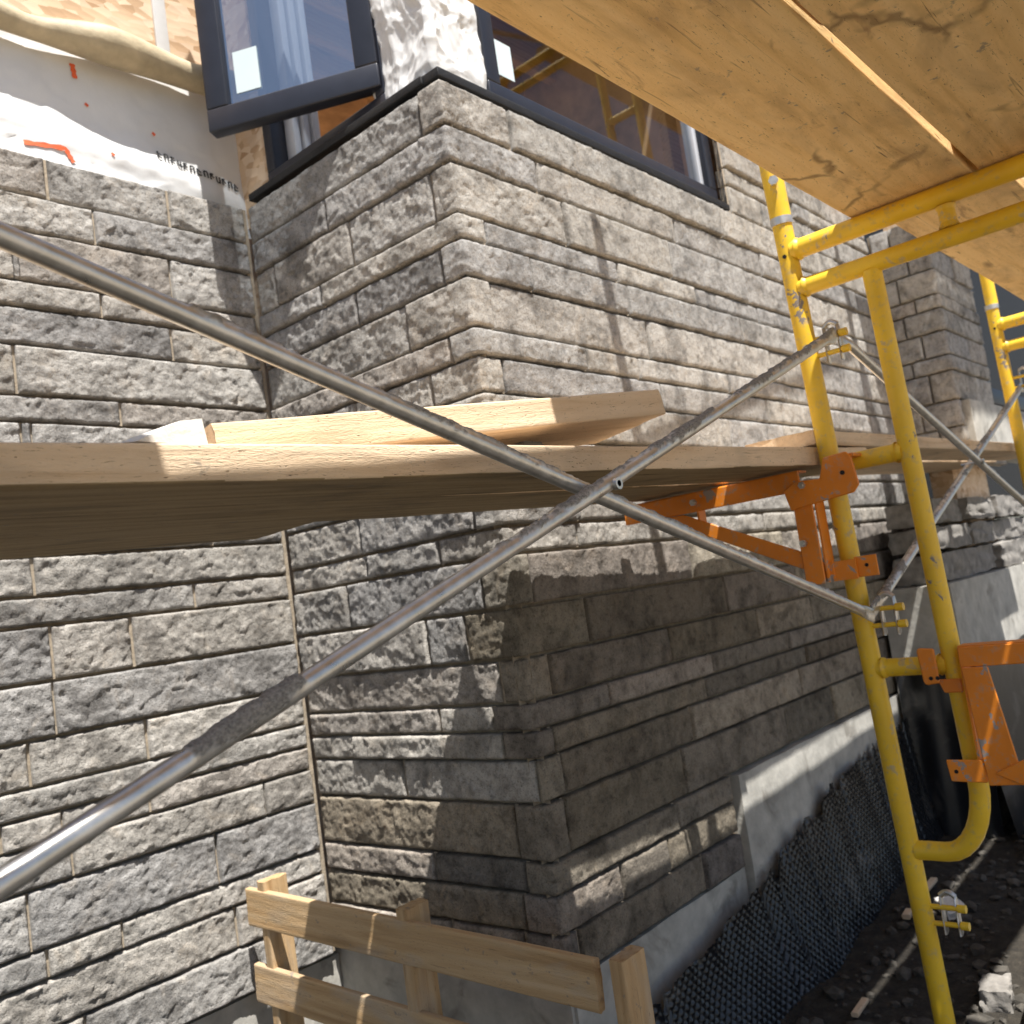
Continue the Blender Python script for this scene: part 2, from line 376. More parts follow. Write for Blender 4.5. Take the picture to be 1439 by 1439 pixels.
# ------------------------------------------------------------------ the house
XR, YR, YL = 1.5538, 1.36, 2.165
house = empty('stone_house', (2.6, 2.2, -1.18), 'house with grey split-stone walls, black-framed windows and unfinished white wrap', 'house')
def hp(mb, name, mats, smooth=True, label=None):
    o = mb.build(name, mats, None, smooth); o.parent = house; o.matrix_parent_inverse = Matrix.Translation((-2.6, -2.2, 1.18))
    if label: o['label'] = label
    return o
def sub(mb, name, mats, parent, smooth=True, label=None):
    o = mb.build(name, mats, None, smooth); o.parent = parent
    if label: o['label'] = label
    return o
TINTS = [(.392, .374, .345), (.42, .395, .356), (.378, .364, .343), (.435, .41, .372), (.345, .333, .318), (.402, .376, .340), (.385, .368, .342), (.325, .315, .303), (.425, .398, .358), (.395, .362, .325), (.352, .336, .315)]
def stone(mb, pts, z0, z1, res, rough, seed, joint=.0085, shade_tint=1.0):
    """one split-face stone along a plan polyline pts [(x,y)...] with outward normals on the right-hand side"""
    pts = [np.array(p, float) for p in pts]; segs = []
    for a, b in zip(pts[:-1], pts[1:]):
        d = b - a; l = np.linalg.norm(d); d /= l; segs.append((a, d, l, np.array([d[1], -d[0]])))
    tot = sum(q[2] for q in segs); g = joint / 2
    n = max(5, int((tot - 2 * g) / res)); s = np.linspace(g, tot - g, n)
    s = np.concatenate([[g, g], s[0:1] + .0035, s[1:-1], s[-1:] - .0035, [tot - g, tot - g]])
    du = np.concatenate([[-.036, -.0035, -.0005], np.zeros(n - 2), [-.0005, -.0035, -.036]])
    P2 = np.zeros((len(s), 2)); N2 = np.zeros((len(s), 2))
    for i, q in enumerate(s):
        r = q
        for k, (a, d, l, nn) in enumerate(segs):
            if r <= l or k == len(segs) - 1: break
            r -= l
        P2[i] = a + d * r; nrm = nn.copy()
        if k + 1 < len(segs) and l - r < .012: nrm = nn * (1 - .5 * (1 - (l - r) / .012)) + segs[k + 1][3] * .5 * (1 - (l - r) / .012)
        if k > 0 and r < .012: nrm = nn * (1 - .5 * (1 - r / .012)) + segs[k - 1][3] * .5 * (1 - r / .012)
        N2[i] = nrm / np.linalg.norm(nrm)
    m = max(4, int((z1 - z0 - 2 * g) / res)); z = np.linspace(z0 + g, z1 - g, m)
    z = np.concatenate([[z0 + g, z0 + g], z[0:1] + .003, z[1:-1], z[-1:] - .003, [z1 - g, z1 - g]])
    dz = np.concatenate([[-.036, -.0035, -.0005], np.zeros(m - 2), [-.0005, -.0035, -.036]])
    U, V = len(s), len(z)
    P = np.zeros((U, V, 3)); P[:, :, 0] = P2[:, None, 0]; P[:, :, 1] = P2[:, None, 1]; P[:, :, 2] = z[None, :]
    D = np.minimum(du[:, None], dz[None, :])
    tv = np.linspace(-1, 1, V)[None, :] * np.ones((U, 1)); tu = np.linspace(-1, 1, U)[:, None] * np.ones((1, V))
    mb_ = (1 - np.abs(tv) ** 4) * (1 - np.abs(tu) ** 10)
    NN = np.repeat(np.concatenate([N2, np.zeros((U, 1))], 1), V, 0)
    off = rnd.uniform(-.003, .008)
    EE = np.stack([D.ravel(), mb_.ravel(), np.full(U * V, rough), np.full(U * V, seed * 1.37), np.full(U * V, off)], 1)
    t = np.array(TINTS[rnd.randrange(len(TINTS))]) * rnd.uniform(.88, 1.1) * shade_tint
    if not isinstance(shade_tint, float): t = t * rnd.uniform(.72, 1.3) * np.array([1.03, .99, rnd.uniform(.88, 1.0)])
    col = np.concatenate([np.tile(t, (U * V, 1)), np.ones((U * V, 1))], 1)
    idx = np.arange(U * V).reshape(U, V)
    q = np.stack([idx[:-1, :-1], idx[1:, :-1], idx[1:, 1:], idx[:-1, 1:]], -1).reshape(-1, 4)
    return P.reshape(-1, 3), NN, EE, col, q
def flush_stones(lst, mb):
    P, Nn, E = [np.concatenate([q[k] for q in lst]) for k in range(3)]
    sd = E[:, 3:4] * np.array([[3.1, 5.7, 2.3]]); rough = E[:, 2]; Q = P + sd
    d = rough * (.0036 * fbm(Q * 12, 3, 1) + .0042 * facets(Q * np.array([24, 24, 34.]) + .25 * fbm(Q * 40, 2, 50)[:, None], 20) + 0.0034 * fbm(Q * 80, 3, 8) + .0016 * vnoise(Q * 190, 12)) + .0016 * E[:, 1]
    face = np.clip(1 + E[:, 0] / .006, 0, 1)
    dd = np.where(E[:, 0] < -.03, E[:, 0], E[:, 0] + d * (.35 + .65 * face)) + E[:, 4]
    wob = .0016 * fbm(P * 22 + 9, 2, 31) + .0010 * fbm(P * 70, 2, 41)
    out = P + Nn * dd[:, None]; out[:, 2] += wob
    i = 0
    for p_, _, _, col, q in lst:
        n = len(p_); mb.add(out[i:i + n], q, col); i += n

ZB = [1.224, 1.113, 1.022, .897, .834, .743, .624, .558, .472, .366, .268, .166, .102, -.016, -.130, -.228, -.289, -.351, -.447, -.570, -.642, -.727, -.823]
ZL = [1.224, 1.115, 1.022, .897, .833, .742, .623, .559, .468, .355, .249, .159, .093, -.031, -.153, -.252, -.313, -.374, -.462, -.588, -.650, -.750, -.865]
LH = [[.995, 1.313], [1.1], [.902, 1.293], [1.097], [1.278], [.879], [1.118], [.878], [1.2], [.95, 1.33], [.876], [1.263], [1.088], [.893], [1.098], [], [.885, 1.089], [1.394], [.8, 1.243], [.993], [1.276], [.894]]
RH = [[1.437], [1.816], [2.067, 1.737, 1.431], [1.876], [1.743, 1.428], [], [1.438], [1.80], [1.7], [1.44], [1.847, 1.441], [1.835, 1.6], [1.929, 1.445], [1.647], [1.435], [1.647], [1.981, 1.447], [1.799, 1.366], [1.444], [1.729, 1.435], [1.457], [1.7]]
WH = [[2.897], [1.882, 2.566], [2.5], [1.642, 2.192], [2.224, 2.9], [1.625, 2.301, 3.1], [1.915, 2.226], [1.633, 2.322, 3.004], [1.95, 2.7], [1.64, 2.4, 3.2], [1.844, 2.5], [1.827, 2.35], [1.625, 2.34], [1.814, 2.501], [1.647, 2.159, 2.677], [1.851, 2.362, 2.872], [1.62, 2.306, 2.985], [1.64, 2.212, 2.9], [1.626, 2.132, 2.75], [1.80, 2.33], [2.0], [1.612]]
CORNER_W = {2: 1, 4: 1, 5: 1, 11: 1}
HEADS = []
def head(axis, fixed, h, z0, z1):
    k = .009; z0 += .003; z1 -= .003
    h = round(float(h), 5); HEADS.append((h - .0058, fixed + k, h + .0058, fixed + k, z0, z1) if axis == 'x' else (fixed + k, h + .0058, fixed + k, h - .0058, z0, z1))
def run(mb, lst, axis, fixed, a, b, heads, z0, z1, res, rough, shade_tint=1.0):
    hs = [a] + sorted(h for h in heads if a + .03 < h < b - .03) + [b]
    for u, v in zip(hs[:-1], hs[1:]):
        head(axis, fixed, u, z0, z1); head(axis, fixed, v, z0, z1)
        pts = [(u, fixed), (v, fixed)] if axis == 'x' else [(fixed, v), (fixed, u)]
        lst.append(stone(mb, pts, z0, z1, res, rough, rnd.random() * 90, shade_tint=shade_tint))
# left wall
mb = MB(); lst = []
for i in range(len(ZL) - 1): run(mb, lst, 'x', YL, .30, XR - .006, LH[i] + [.62 + .07 * ((i * 7) % 5)], ZL[i + 1], ZL[i], .0045, .80)
flush_stones(lst, mb)
hp(mb, 'stone_wall', M_STONE, label='sunlit grey stone wall in the recess')
# return wall, its corner stones wrap round into the right wall
mb = MB(); mb2 = MB(); lst = []; lst2 = []
for i in range(len(ZB) - 1):
    rh = sorted(RH[i]); wh = sorted(WH[i])
    cr = min([h for h in rh if h < 1.5] or [YR + .11 + .05 * (i % 3)])
    if i in (1,): cr = 1.816
    if i in (3,): cr = 1.876
    cw = min([h for h in wh if h < 1.72] or [XR + .24 + .09 * (i % 4)])
    if i in (1, 10, 11, 13, 15): cw = wh[0]
    run(mb, lst, 'y', XR, cr, YL - .008, [h for h in rh if h > cr + .04], ZB[i + 1], ZB[i], .0045, .72, 1.0 if i < 18 else np.array([.75, .73, .7]))  # bottom return courses darkened too, shade painted into their tint
    low_shade = np.array([.66, .63, .59]) if i >= 13 else np.array([.8, .78, .75]) if i == 12 else 1.0  # lower courses darker: shade beneath the planks painted into the stone tint
    lst.append(stone(mb, [(XR, cr), (XR, YR), (cw, YR)], ZB[i + 1], ZB[i], .0045, .62, rnd.random() * 90, shade_tint=low_shade))
    end = 2.36 if i >= 19 else 4.36
    whs = [h for h in wh if cw + .04 < h < end]
    k = max([cw] + whs)
    while k < end - .6: k += rnd.uniform(.38, .62); whs.append(k)
    near = [h for h in whs if h < 2.5]; split = near[-1] if near else cw
    if end < 3 or not near: run(mb2, lst2, 'x', YR, cw, end, whs, ZB[i + 1], ZB[i], .005 if end < 3 else .007, .5, low_shade)
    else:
        run(mb2, lst2, 'x', YR, cw, split, whs, ZB[i + 1], ZB[i], .005, .5, low_shade)
        run(mb2, lst2, 'x', YR, split, end, whs, ZB[i + 1], ZB[i], .008, .5, low_shade)
flush_stones(lst, mb); hp(mb, 'stone_wall', M_STONE, label='short return wall of grey stone with its corner blocks')
flush_stones(lst2, mb2); 
# courses above the sill, right of the window
lst = []; zz = [1.224, 1.33, 1.395, 1.50, 1.62, 1.69, 1.80, 1.92, 2.05]
for i in range(len(zz) - 1): run(mb2, lst, 'x', YR, 3.0, 4.36, [3.25 + .3 * (i % 3), 3.9 - .2 * (i % 2)], zz[i], zz[i + 1], .009, .5)
flush_stones(lst, mb2); hp(mb2, 'stone_wall', M_STONE, label='long stone wall behind the scaffold, shaded below the planks')
# projecting pier farther right
YP = 1.10; mb = MB(); lst = []
zp = [.30, .40, .47, .59, .72, .79, .90, 1.0, 1.065, 1.18, 1.3, 1.42]
for i in range(len(zp) - 1):
    a = YP + (.10 if i % 2 else .16)
    lst.append(stone(mb, [(4.36, YR - .012), (4.36, a)], zp[i], zp[i + 1], .009, .9, rnd.random() * 90))
    lst.append(stone(mb, [(4.36, a), (4.36, YP), (4.36 + .25 + .1 * (i % 2), YP)], zp[i], zp[i + 1], .009, .9, rnd.random() * 90))
    lst.append(stone(mb, [(4.36 + .25 + .1 * (i % 2), YP), (5.0, YP)], zp[i], zp[i + 1], .009, .9, rnd.random() * 90))
flush_stones(lst, mb); hp(mb, 'stone_wall', M_STONE, label='stone pier projecting beside the far window')
# mortar behind the stones, pointed nearly flush in the upright joints
mb = MB()
for x0, y0, x1, y1, z0, z1 in sorted(set(HEADS)): mb.add([(x0, y0, z0), (x1, y1, z0), (x1, y1, z1), (x0, y0, z1)], [[0, 1, 2, 3]])
def backing(x0, y0, x1, y1, z0, z1, inset):
    d = np.array([x1 - x0, y1 - y0]); l = np.linalg.norm(d); d /= l; n = np.array([-d[1], d[0]])
    nu = int(l / .012) + 2; nv = int((z1 - z0) / .012) + 2
    s = np.linspace(0, l, nu); z = np.linspace(z0, z1, nv); S, Z = np.meshgrid(s, z, indexing='ij')
    P = np.stack([x0 + d[0] * S, y0 + d[1] * S, Z], -1)
    k = fbm(P.reshape(-1, 3) * 40, 3, 77).reshape(nu, nv) * .003
    P[..., 0] += n[0] * (inset + k); P[..., 1] += n[1] * (inset + k); mb.grid(P)
INS = .026
mb.add([(XR - .016, YL + .005, -.86), (XR + .004, YL + .005, -.86), (XR + .004, YL + .005, 1.22), (XR - .016, YL + .005, 1.22)], [[0, 1, 2, 3]])
backing(.3, YL, XR + .012, YL, -.865, 1.222, INS)
backing(XR, YL + .01, XR, YR - .0, -.823, 1.222, INS)
backing(XR, YR, 4.37, YR, -.823, 1.222, INS); backing(3.0, YR, 4.37, YR, 1.222, 2.05, INS)
backing(4.36, YR, 4.36, YP, .30, 1.42, INS); backing(4.36, YP, 5.0, YP, .30, 1.42, INS)
hp(mb, 'mortar_bed', M_MORTAR)
# foundation
mb = MB()
def rough_box(lo, hi, r=.03, amp=.003, seed=5):
    # slab with cast-concrete unevenness on every face
    lo = np.array(lo); hi = np.array(hi)
    for ax in range(3):
        o = [k for k in range(3) if k != ax]
        a = np.linspace(lo[o[0]], hi[o[0]], max(3, int((hi[o[0]] - lo[o[0]]) / r))); b = np.linspace(lo[o[1]], hi[o[1]], max(3, int((hi[o[1]] - lo[o[1]]) / r)))
        A, B = np.meshgrid(a, b, indexing='ij')
        for s, val in ((0, lo[ax]), (1, hi[ax])):
            P = np.zeros(A.shape + (3,)); P[..., o[0]] = A; P[..., o[1]] = B; P[..., ax] = val
            k = np.stack([fbm(P.reshape(-1, 3) * 9 + 3 * j, 3, seed + j) for j in range(3)], 1).reshape(P.shape) * amp
            mb.grid(P + k, flip=(s == 1) ^ (ax == 1))
rough_box((2.385, YR - .012, -1.6), (4.5, YR + .2, -.578), amp=.004)
rough_box((XR + .03, YR + .012, -1.6), (2.38, YR + .2, -.832))
rough_box((XR + .022, YR + .02, -1.6), (XR + .2, YL + .2, -.832), seed=9)
rough_box((.2, YL + .015, -1.6), (XR + .02, YL + .2, -.874), seed=11)
hp(mb, 'foundation', M_CONC)
mb = MB(); rough_box((3.70, YP - .02, -1.6), (6.5, YR - .02, -.175), seed=15)
hp(mb, 'foundation', M_CONC, label='grey concrete footing of the far pier')
# wall shell behind, closes the house
mb = MB()
mb.box((.2, YL + .095, -1.5), (XR + .05, YL + .13, 3.2)); mb.box((XR + .075, YR + .30, -1.5), (5.2, YR + .33, 1.19)); mb.box((XR + .056, 2.105, 1.2), (XR + .25, 2.26, 3.2)); mb.box((XR + .08, YR + .33, -1.5), (XR + .11, YL + .2, 1.19))
mb.box((4.45, YP + .1, -.1), (5.0, YP + .2, 3.2)); mb.box((5.0, YP + .1, 1.9), (8, YP + .2, 3.2)); mb.box((3.02, YR + .10, 1.2), (4.44, YR + .13, 3.2))
hp(mb, 'sheathing', M_OSB, False)
# seam strip between the OSB boards
mb = MB(); mb.box((1.385, YL + .086, 1.5), (1.425, YL + .0945, 3.0), .001); hp(mb, 'joint_strip', M_WRAP)
# house wrap above the left wall
nu, nv = 150, 70
u = np.linspace(.2, XR + .10, nu); v = np.linspace(0, 1, nv); U, V = np.meshgrid(u, v, indexing='ij')
top = 1.585 + .03 * (U - .95); Z = 1.17 + (top - 1.17) * V
pp = np.stack([U * 2.2, V * 1.2, np.zeros_like(U)], -1).reshape(-1, 3)
bul = .030 * (fbm(pp, 3, 61).reshape(U.shape) * .9 + .4) + .012 * fbm(pp * 3.2 + 4, 3, 66).reshape(U.shape) + .03 * np.clip(1 - V * 3, 0, 1) + .02 * np.exp(-((V - .42 + .25 * (U - .9)) / .12) ** 2)
fade = np.clip((XR + .03 - U) / .12, 0, 1)
bul = bul + .006 * np.abs(facets(np.stack([U.ravel() * 7, Z.ravel() * 9, 0 * U.ravel()], 1), 64)).reshape(U.shape)
Yw = YL + .085 - bul * (.3 + .7 * fade) * (1.35 - 1.1 * V)
mb = MB(); mb.grid(np.stack([U, Yw, Z], -1)); wrap = hp(mb, 'house_wrap', M_WRAP, label='white house wrap sagging above the recess wall')
def wrap_y(x, z):
    i = int(np.clip((x - .2) / (XR + .10 - .2) * (nu - 1), 0, nu - 1)); tz = 1.585 + .03 * (x - .95)
    j = int(np.clip((z - 1.17) / (tz - 1.17) * (nv - 1), 0, nv - 1)); return Yw[i, j]
# rolled, yellowed upper edge
mb = MB(); pts = []; rad = []
for k in range(60):
    x = .2 + 1.45 * k / 59; a = vnoise(np.array([[x * 5, 0, 3.]]), 4)[0]; b = vnoise(np.array([[x * 9, 5, 1.]]), 6)[0]
    pts.append((x, YL + .026 - .010 * a, 1.590 + .03 * (x - .95) + .008 * b)); rad.append(.042 + .010 * a + .005 * b)
mb.tube(pts, 0, 14, rad=rad); e = mb.build('rolled_edge', M_WRAPEDGE); e.parent = wrap; e['label'] = 'rolled yellowish upper edge of the wrap'
def stroke(poly, wdt, name, mat):
    mb = MB(); P = []
    for a, b in zip(poly[:-1], poly[1:]):
        for k in range(8): P.append(tuple(np.array(a) + (np.array(b) - np.array(a)) * k / 8))
    P.append(poly[-1]); P = np.array(P); T = np.gradient(P, axis=0); T /= np.linalg.norm(T, axis=1)[:, None]; Nn = np.stack([-T[:, 1], T[:, 0]], 1)
    G = np.zeros((len(P), 4, 3))
    for i in range(len(P)):
        for j in range(4):
            q = P[i] + Nn[i] * wdt * (j / 3 - .5) * (1 + .25 * math.sin(i * 2.1)); G[i, j] = (q[0], wrap_y(q[0], q[1]) - .003, q[1])
    mb.grid(G); o = mb.build(name, mat); o.parent = wrap; return o
stroke([(1.122, 1.548), (1.126, 1.508)], .013, 'paint_mark', M_MARK)['label'] = 'short upright orange mark on the wrap'
stroke([(.965, 1.272), (1.068, 1.285), (1.085, 1.252)], .012, 'paint_mark', M_MARK)['label'] = 'hooked orange mark just above the stones'
for q in ((.905, 1.475), (1.145, 1.445), (1.33, 1.42), (1.19, 1.31)): stroke([q, (q[0] + .008, q[1] - .006)], .008, 'paint_mark', M_MARK)
# printed lettering along the lower wrap: rows of short black strokes, too small to read
xx = 1.335
kk = 0
while xx < 1.585:
    zc = 1.345 - (xx - 1.335) * .12; h = .020
    for a, b in [((0, 0), (0, 1)), ((.9, .0), (.9, 1)) if kk % 2 else ((0, 1), (.9, .4)), ((0, 1), (.9, 1)) if kk % 3 else ((0, .0), (.9, 0))]:
        stroke([(xx + a[0] * .012, zc + a[1] * h), (xx + b[0] * .012, zc + b[1] * h)], .005, 'letter', M_INK)
    xx += .0205; kk += 1
# crinkled foil-like wrap on the corner between the two windows
mb = MB(); nu2, nv2 = 170, 300
ls = [.215, .185]; s = np.linspace(0, sum(ls), nu2); zc = np.linspace(1.20, 2.1, nv2)
S, Z = np.meshgrid(s, zc, indexing='ij')
Px = np.where(S < ls[0], XR + .055, XR + .055 + (S - ls[0])); Py = np.where(S < ls[0], YR + .055 + ls[0] - S, YR + .055)
nx = np.where(S < ls[0], -1.0, 0.0); ny = np.where(S < ls[0], 0.0, -1.0)
q = np.stack([S, Z, 0 * S], -1).reshape(-1, 3)
qw = q + .02 * np.stack([vnoise(q * 14, 1), vnoise(q * 14 + 5, 2), 0 * q[:, 0]], 1)
k = (.022 * vor1(qw * np.array([9, 5, 1.]) + .4, 71) + .011 * vor1(qw * np.array([20, 13, 1.]) + .2, 75) + .004 * vor1(qw * np.array([44, 30, 1.]), 77) + .006 * fbm(q * 6, 2, 72)).reshape(S.shape) - .004
mb.grid(np.stack([Px + nx * k, Py + ny * k, Z], -1)); hp(mb, 'house_wrap', M_WRAP, True, label='crinkled white wrap on the corner between the windows')
# ---- left window: opening in the return wall, casement sash swung out
win = MB()
xw = XR + .075
win.box((xw - .03, 1.585, 1.262), (xw + .07, 2.10, 1.312), .003); win.box((xw - .03, 2.062, 1.3125), (xw + .07, 2.10, 2.3), .003)
win.box((xw - .03, 1.585, 1.3125), (xw + .07, 1.62, 2.3), .003)
win1 = hp(win, 'window', M_BLACKF, label='open casement window above the return wall')
def part_of(parent, mb, name, mats, smooth=True, label=None):
    o = mb.build(name, mats, None, smooth); o.parent = parent
    if label: o['label'] = label
    return o
mb = MB(); mb.box((XR + .006, 1.42, 1.240), (xw + .03, 2.15, 1.2605), .002); part_of(win1, mb, 'flashing', M_FLASH)
mb = MB()
for k in range(3): mb.box((xw + .02 + .028 * k, 2.02 - .012 * k, 1.3125), (xw + .043 + .028 * k, 2.0615 - .0 * k, 2.3), .003)
part_of(win1, mb, 'inner_jamb', M_VINYL)
# sash
hinge = Vector((xw - .02, 1.598, 1.330)); far = Vector((1.382, 2.027, 1.330)); ax = (far - hinge); LW = ax.length; ax.normalize()
nrm = Vector((ax.y, -ax.x, 0)); 
if nrm.dot(Vector((-1, -1, 0))) < 0: nrm = -nrm
MS = frameM(ax, (0, 0, 1), ax.cross(Vector((0, 0, 1))), hinge); HS = 1.0; fw = .062
mb = MB()
mb.box((0, 0, -.02), (LW, fw, .02), .004, MS); mb.box((0, HS - fw, -.02), (LW, HS, .02), .004, MS)
mb.box((0, fw + .0005, -.02), (fw, HS - fw - .0005, .02), .004, MS); mb.box((LW - fw, fw + .0005, -.02), (LW, HS - fw - .0005, .02), .004, MS)
sash = part_of(win1, mb, 'sash', M_BLACKF, label='sash swung open towards the recess')
mb = MB(); mb.box((fw - .004, fw - .004, -.006), (LW - fw + .004, HS - fw + .004, .0), 0, MS); o = mb.build('pane', M_GLASS2, None, False); o.parent = sash
mb = MB(); mb.box((LW - fw - .095, fw + .03, .001), (LW - fw - .025, fw + .145, .002), 0, MS)
mb.box((LW - fw - .095, fw + .03, -.008), (LW - fw - .025, fw + .145, -.007), 0, MS); o = mb.build('sticker', M_LABEL, None, False); o.parent = sash
# ---- right window in the long wall
y0 = YR + .035; xa, xb = 1.785, 2.985; mb = MB()
mb.box((xa, y0, 1.262), (xb, y0 + .07, 1.318), .004); mb.box((xa, y0, 1.3185), (xa + .05, y0 + .07, 2.25), .004); mb.box((xb - .05, y0, 1.3185), (xb, y0 + .07, 2.25), .004); mb.box((xa + .0505, y0, 2.2), (xb - .0505, y0 + .07, 2.25), .004)
win2 = hp(mb, 'window', M_BLACKF, label='fixed window half hidden by the overhead planks')
mb = MB(); mb.box((xa - .22, YR + .008, 1.238), (xb + .02, y0 + .05, 1.2605), .002); part_of(win2, mb, 'flashing', M_FLASH)
mb = MB(); mb.box((xb - .075, y0 + .02, 1.3185), (xb - .0505, y0 + .06, 2.2), .002); part_of(win2, mb, 'inner_jamb', M_VINYL)
mb = MB(); mb.box((xa + .046, y0 + .03, 1.314), (xb - .046, y0 + .036, 2.204)); o = mb.build('pane', M_GLASS, None, False); o.parent = win2
mb = MB(); mb.box((1.865, y0 + .0285, 1.375), (1.935, y0 + .0295, 1.475)); o = mb.build('sticker', M_LABEL, None, False); o.parent = win2
# room behind the windows
mb = MB(); mb.box((1.72, 1.75, 2.62), (5.2, 3.75, 2.65)); mb.box((1.75, 1.75, 1.13), (5.2, 7, 1.15)); mb.box((1.72, 4.9, 1.15), (5.2, 4.93, 3.2)); mb.box((3.6, 1.7, 1.2), (3.63, 4.6, 2.62))
hp(mb, 'interior_wall', M_DARK, False)
for k in range(7):
    mb = MB(); yy = 1.80 + .20 * k; mb.box((1.72, yy, 2.44), (4.2, yy + .05, 2.619), .004); hp(mb, 'joist', M_STUD)
for k in range(4):
    mb = MB(); xx = 3.0 + .3 * k; mb.box((xx, 3.0, 1.15), (xx + .045, 3.1, 2.61), .004); hp(mb, 'stud', M_STUD)
mb = MB(); mb.box((3.40, 1.76, 1.2), (3.49, 1.80, 2.43), .004); hp(mb, 'stud', M_STUD)
# far window right of the pier, with sill
mb = MB(); xs = 5.02
mb.box((xs, YP + .02, .62), (xs + .07, YP + .12, 1.9), .004); mb.box((xs + .0705, YP + .02, .62), (7.2, YP + .12, .70), .004)
win3 = hp(mb, 'window', M_BLACKF, label='dark window right of the projecting pier')
mb = MB(); rough_box((4.42, YP - .03, .36), (7.2, YP + .16, .585), seed=21); o = mb.build('sill', M_CONC); o.parent = win3
mb = MB(); mb.box((4.6, 2.2, .3), (16, 2.23, 4.2)); hp(mb, 'interior_wall', M_FLASH, False)
# dimple membrane along the foot of the long wall
mb = MB(); xs_ = np.arange(1.56, 3.72, .0045); nv3 = 105
zt = np.interp(xs_, [1.5, 1.79, 2.37, 2.43, 2.9, 3.7], [-1.0, -.965, -.878, -.845, -.735, -.672])
pz = np.stack([xs_ * 16, 0 * xs_, 0 * xs_], 1); zt = zt + .020 * fbm(pz, 4, 91) + .016 * np.maximum(0, fbm(pz * 2.2 + 3, 2, 95)) - .03 * (vnoise(pz * 1.3, 99) > .55)
zbm = np.full_like(xs_, -1.28); V = np.linspace(0, 1, nv3)
Xm = np.repeat(xs_[:, None], nv3, 1); Zm = zt[:, None] * (1 - V) + zbm[:, None] * V
outw = .028 + .13 * V ** 1.6 + .02 * fbm(np.stack([Xm * 5, Zm * 5, 0 * Xm], -1).reshape(-1, 3), 3, 97).reshape(Xm.shape) * V + .018 * np.exp(-V * 14) * fbm(np.stack([Xm * 30, Zm * 0, 0 * Xm], -1).reshape(-1, 3), 2, 98).reshape(Xm.shape)
dim = .0045 * np.clip(np.sin(2 * math.pi * Xm / .026) * np.sin(2 * math.pi * Zm / .026) * 1.6, 0, 1)
mb.grid(np.stack([Xm, YR - .012 - outw - dim, Zm], -1)); hp(mb, 'drainage_membrane', M_MEMB, label='black dimpled membrane with a torn top edge')
mb = MB(); ys_ = np.linspace(YP - .06, YR - .03, 40); V = np.linspace(0, 1, 40); A, B = np.meshgrid(ys_, V, indexing='ij')
mb.grid(np.stack([3.685 - .05 * B ** 1.5 + .006 * np.sin(A * 60), A, -.47 - .75 * B + .015 * np.sin(A * 37) * (1 - B)], -1), flip=True); hp(mb, 'drainage_membrane', M_MEMB, label='black membrane on the shaded side of the far footing')
mb = MB(); xs_ = np.arange(3.63, 6.3, .02); V = np.linspace(0, 1, 40); Xm = np.repeat(xs_[:, None], 40, 1); Zm = -.47 - .75 * V[None, :] + .012 * fbm(np.stack([xs_ * 14, 0 * xs_, 0 * xs_], 1), 3, 90)[:, None] * (1 - V[None, :])
mb.grid(np.stack([Xm, YP - .05 - .08 * V[None, :] ** 1.5 + 0 * Xm, Zm], -1)); hp(mb, 'drainage_membrane', M_MEMB, label='black membrane on the far footing')

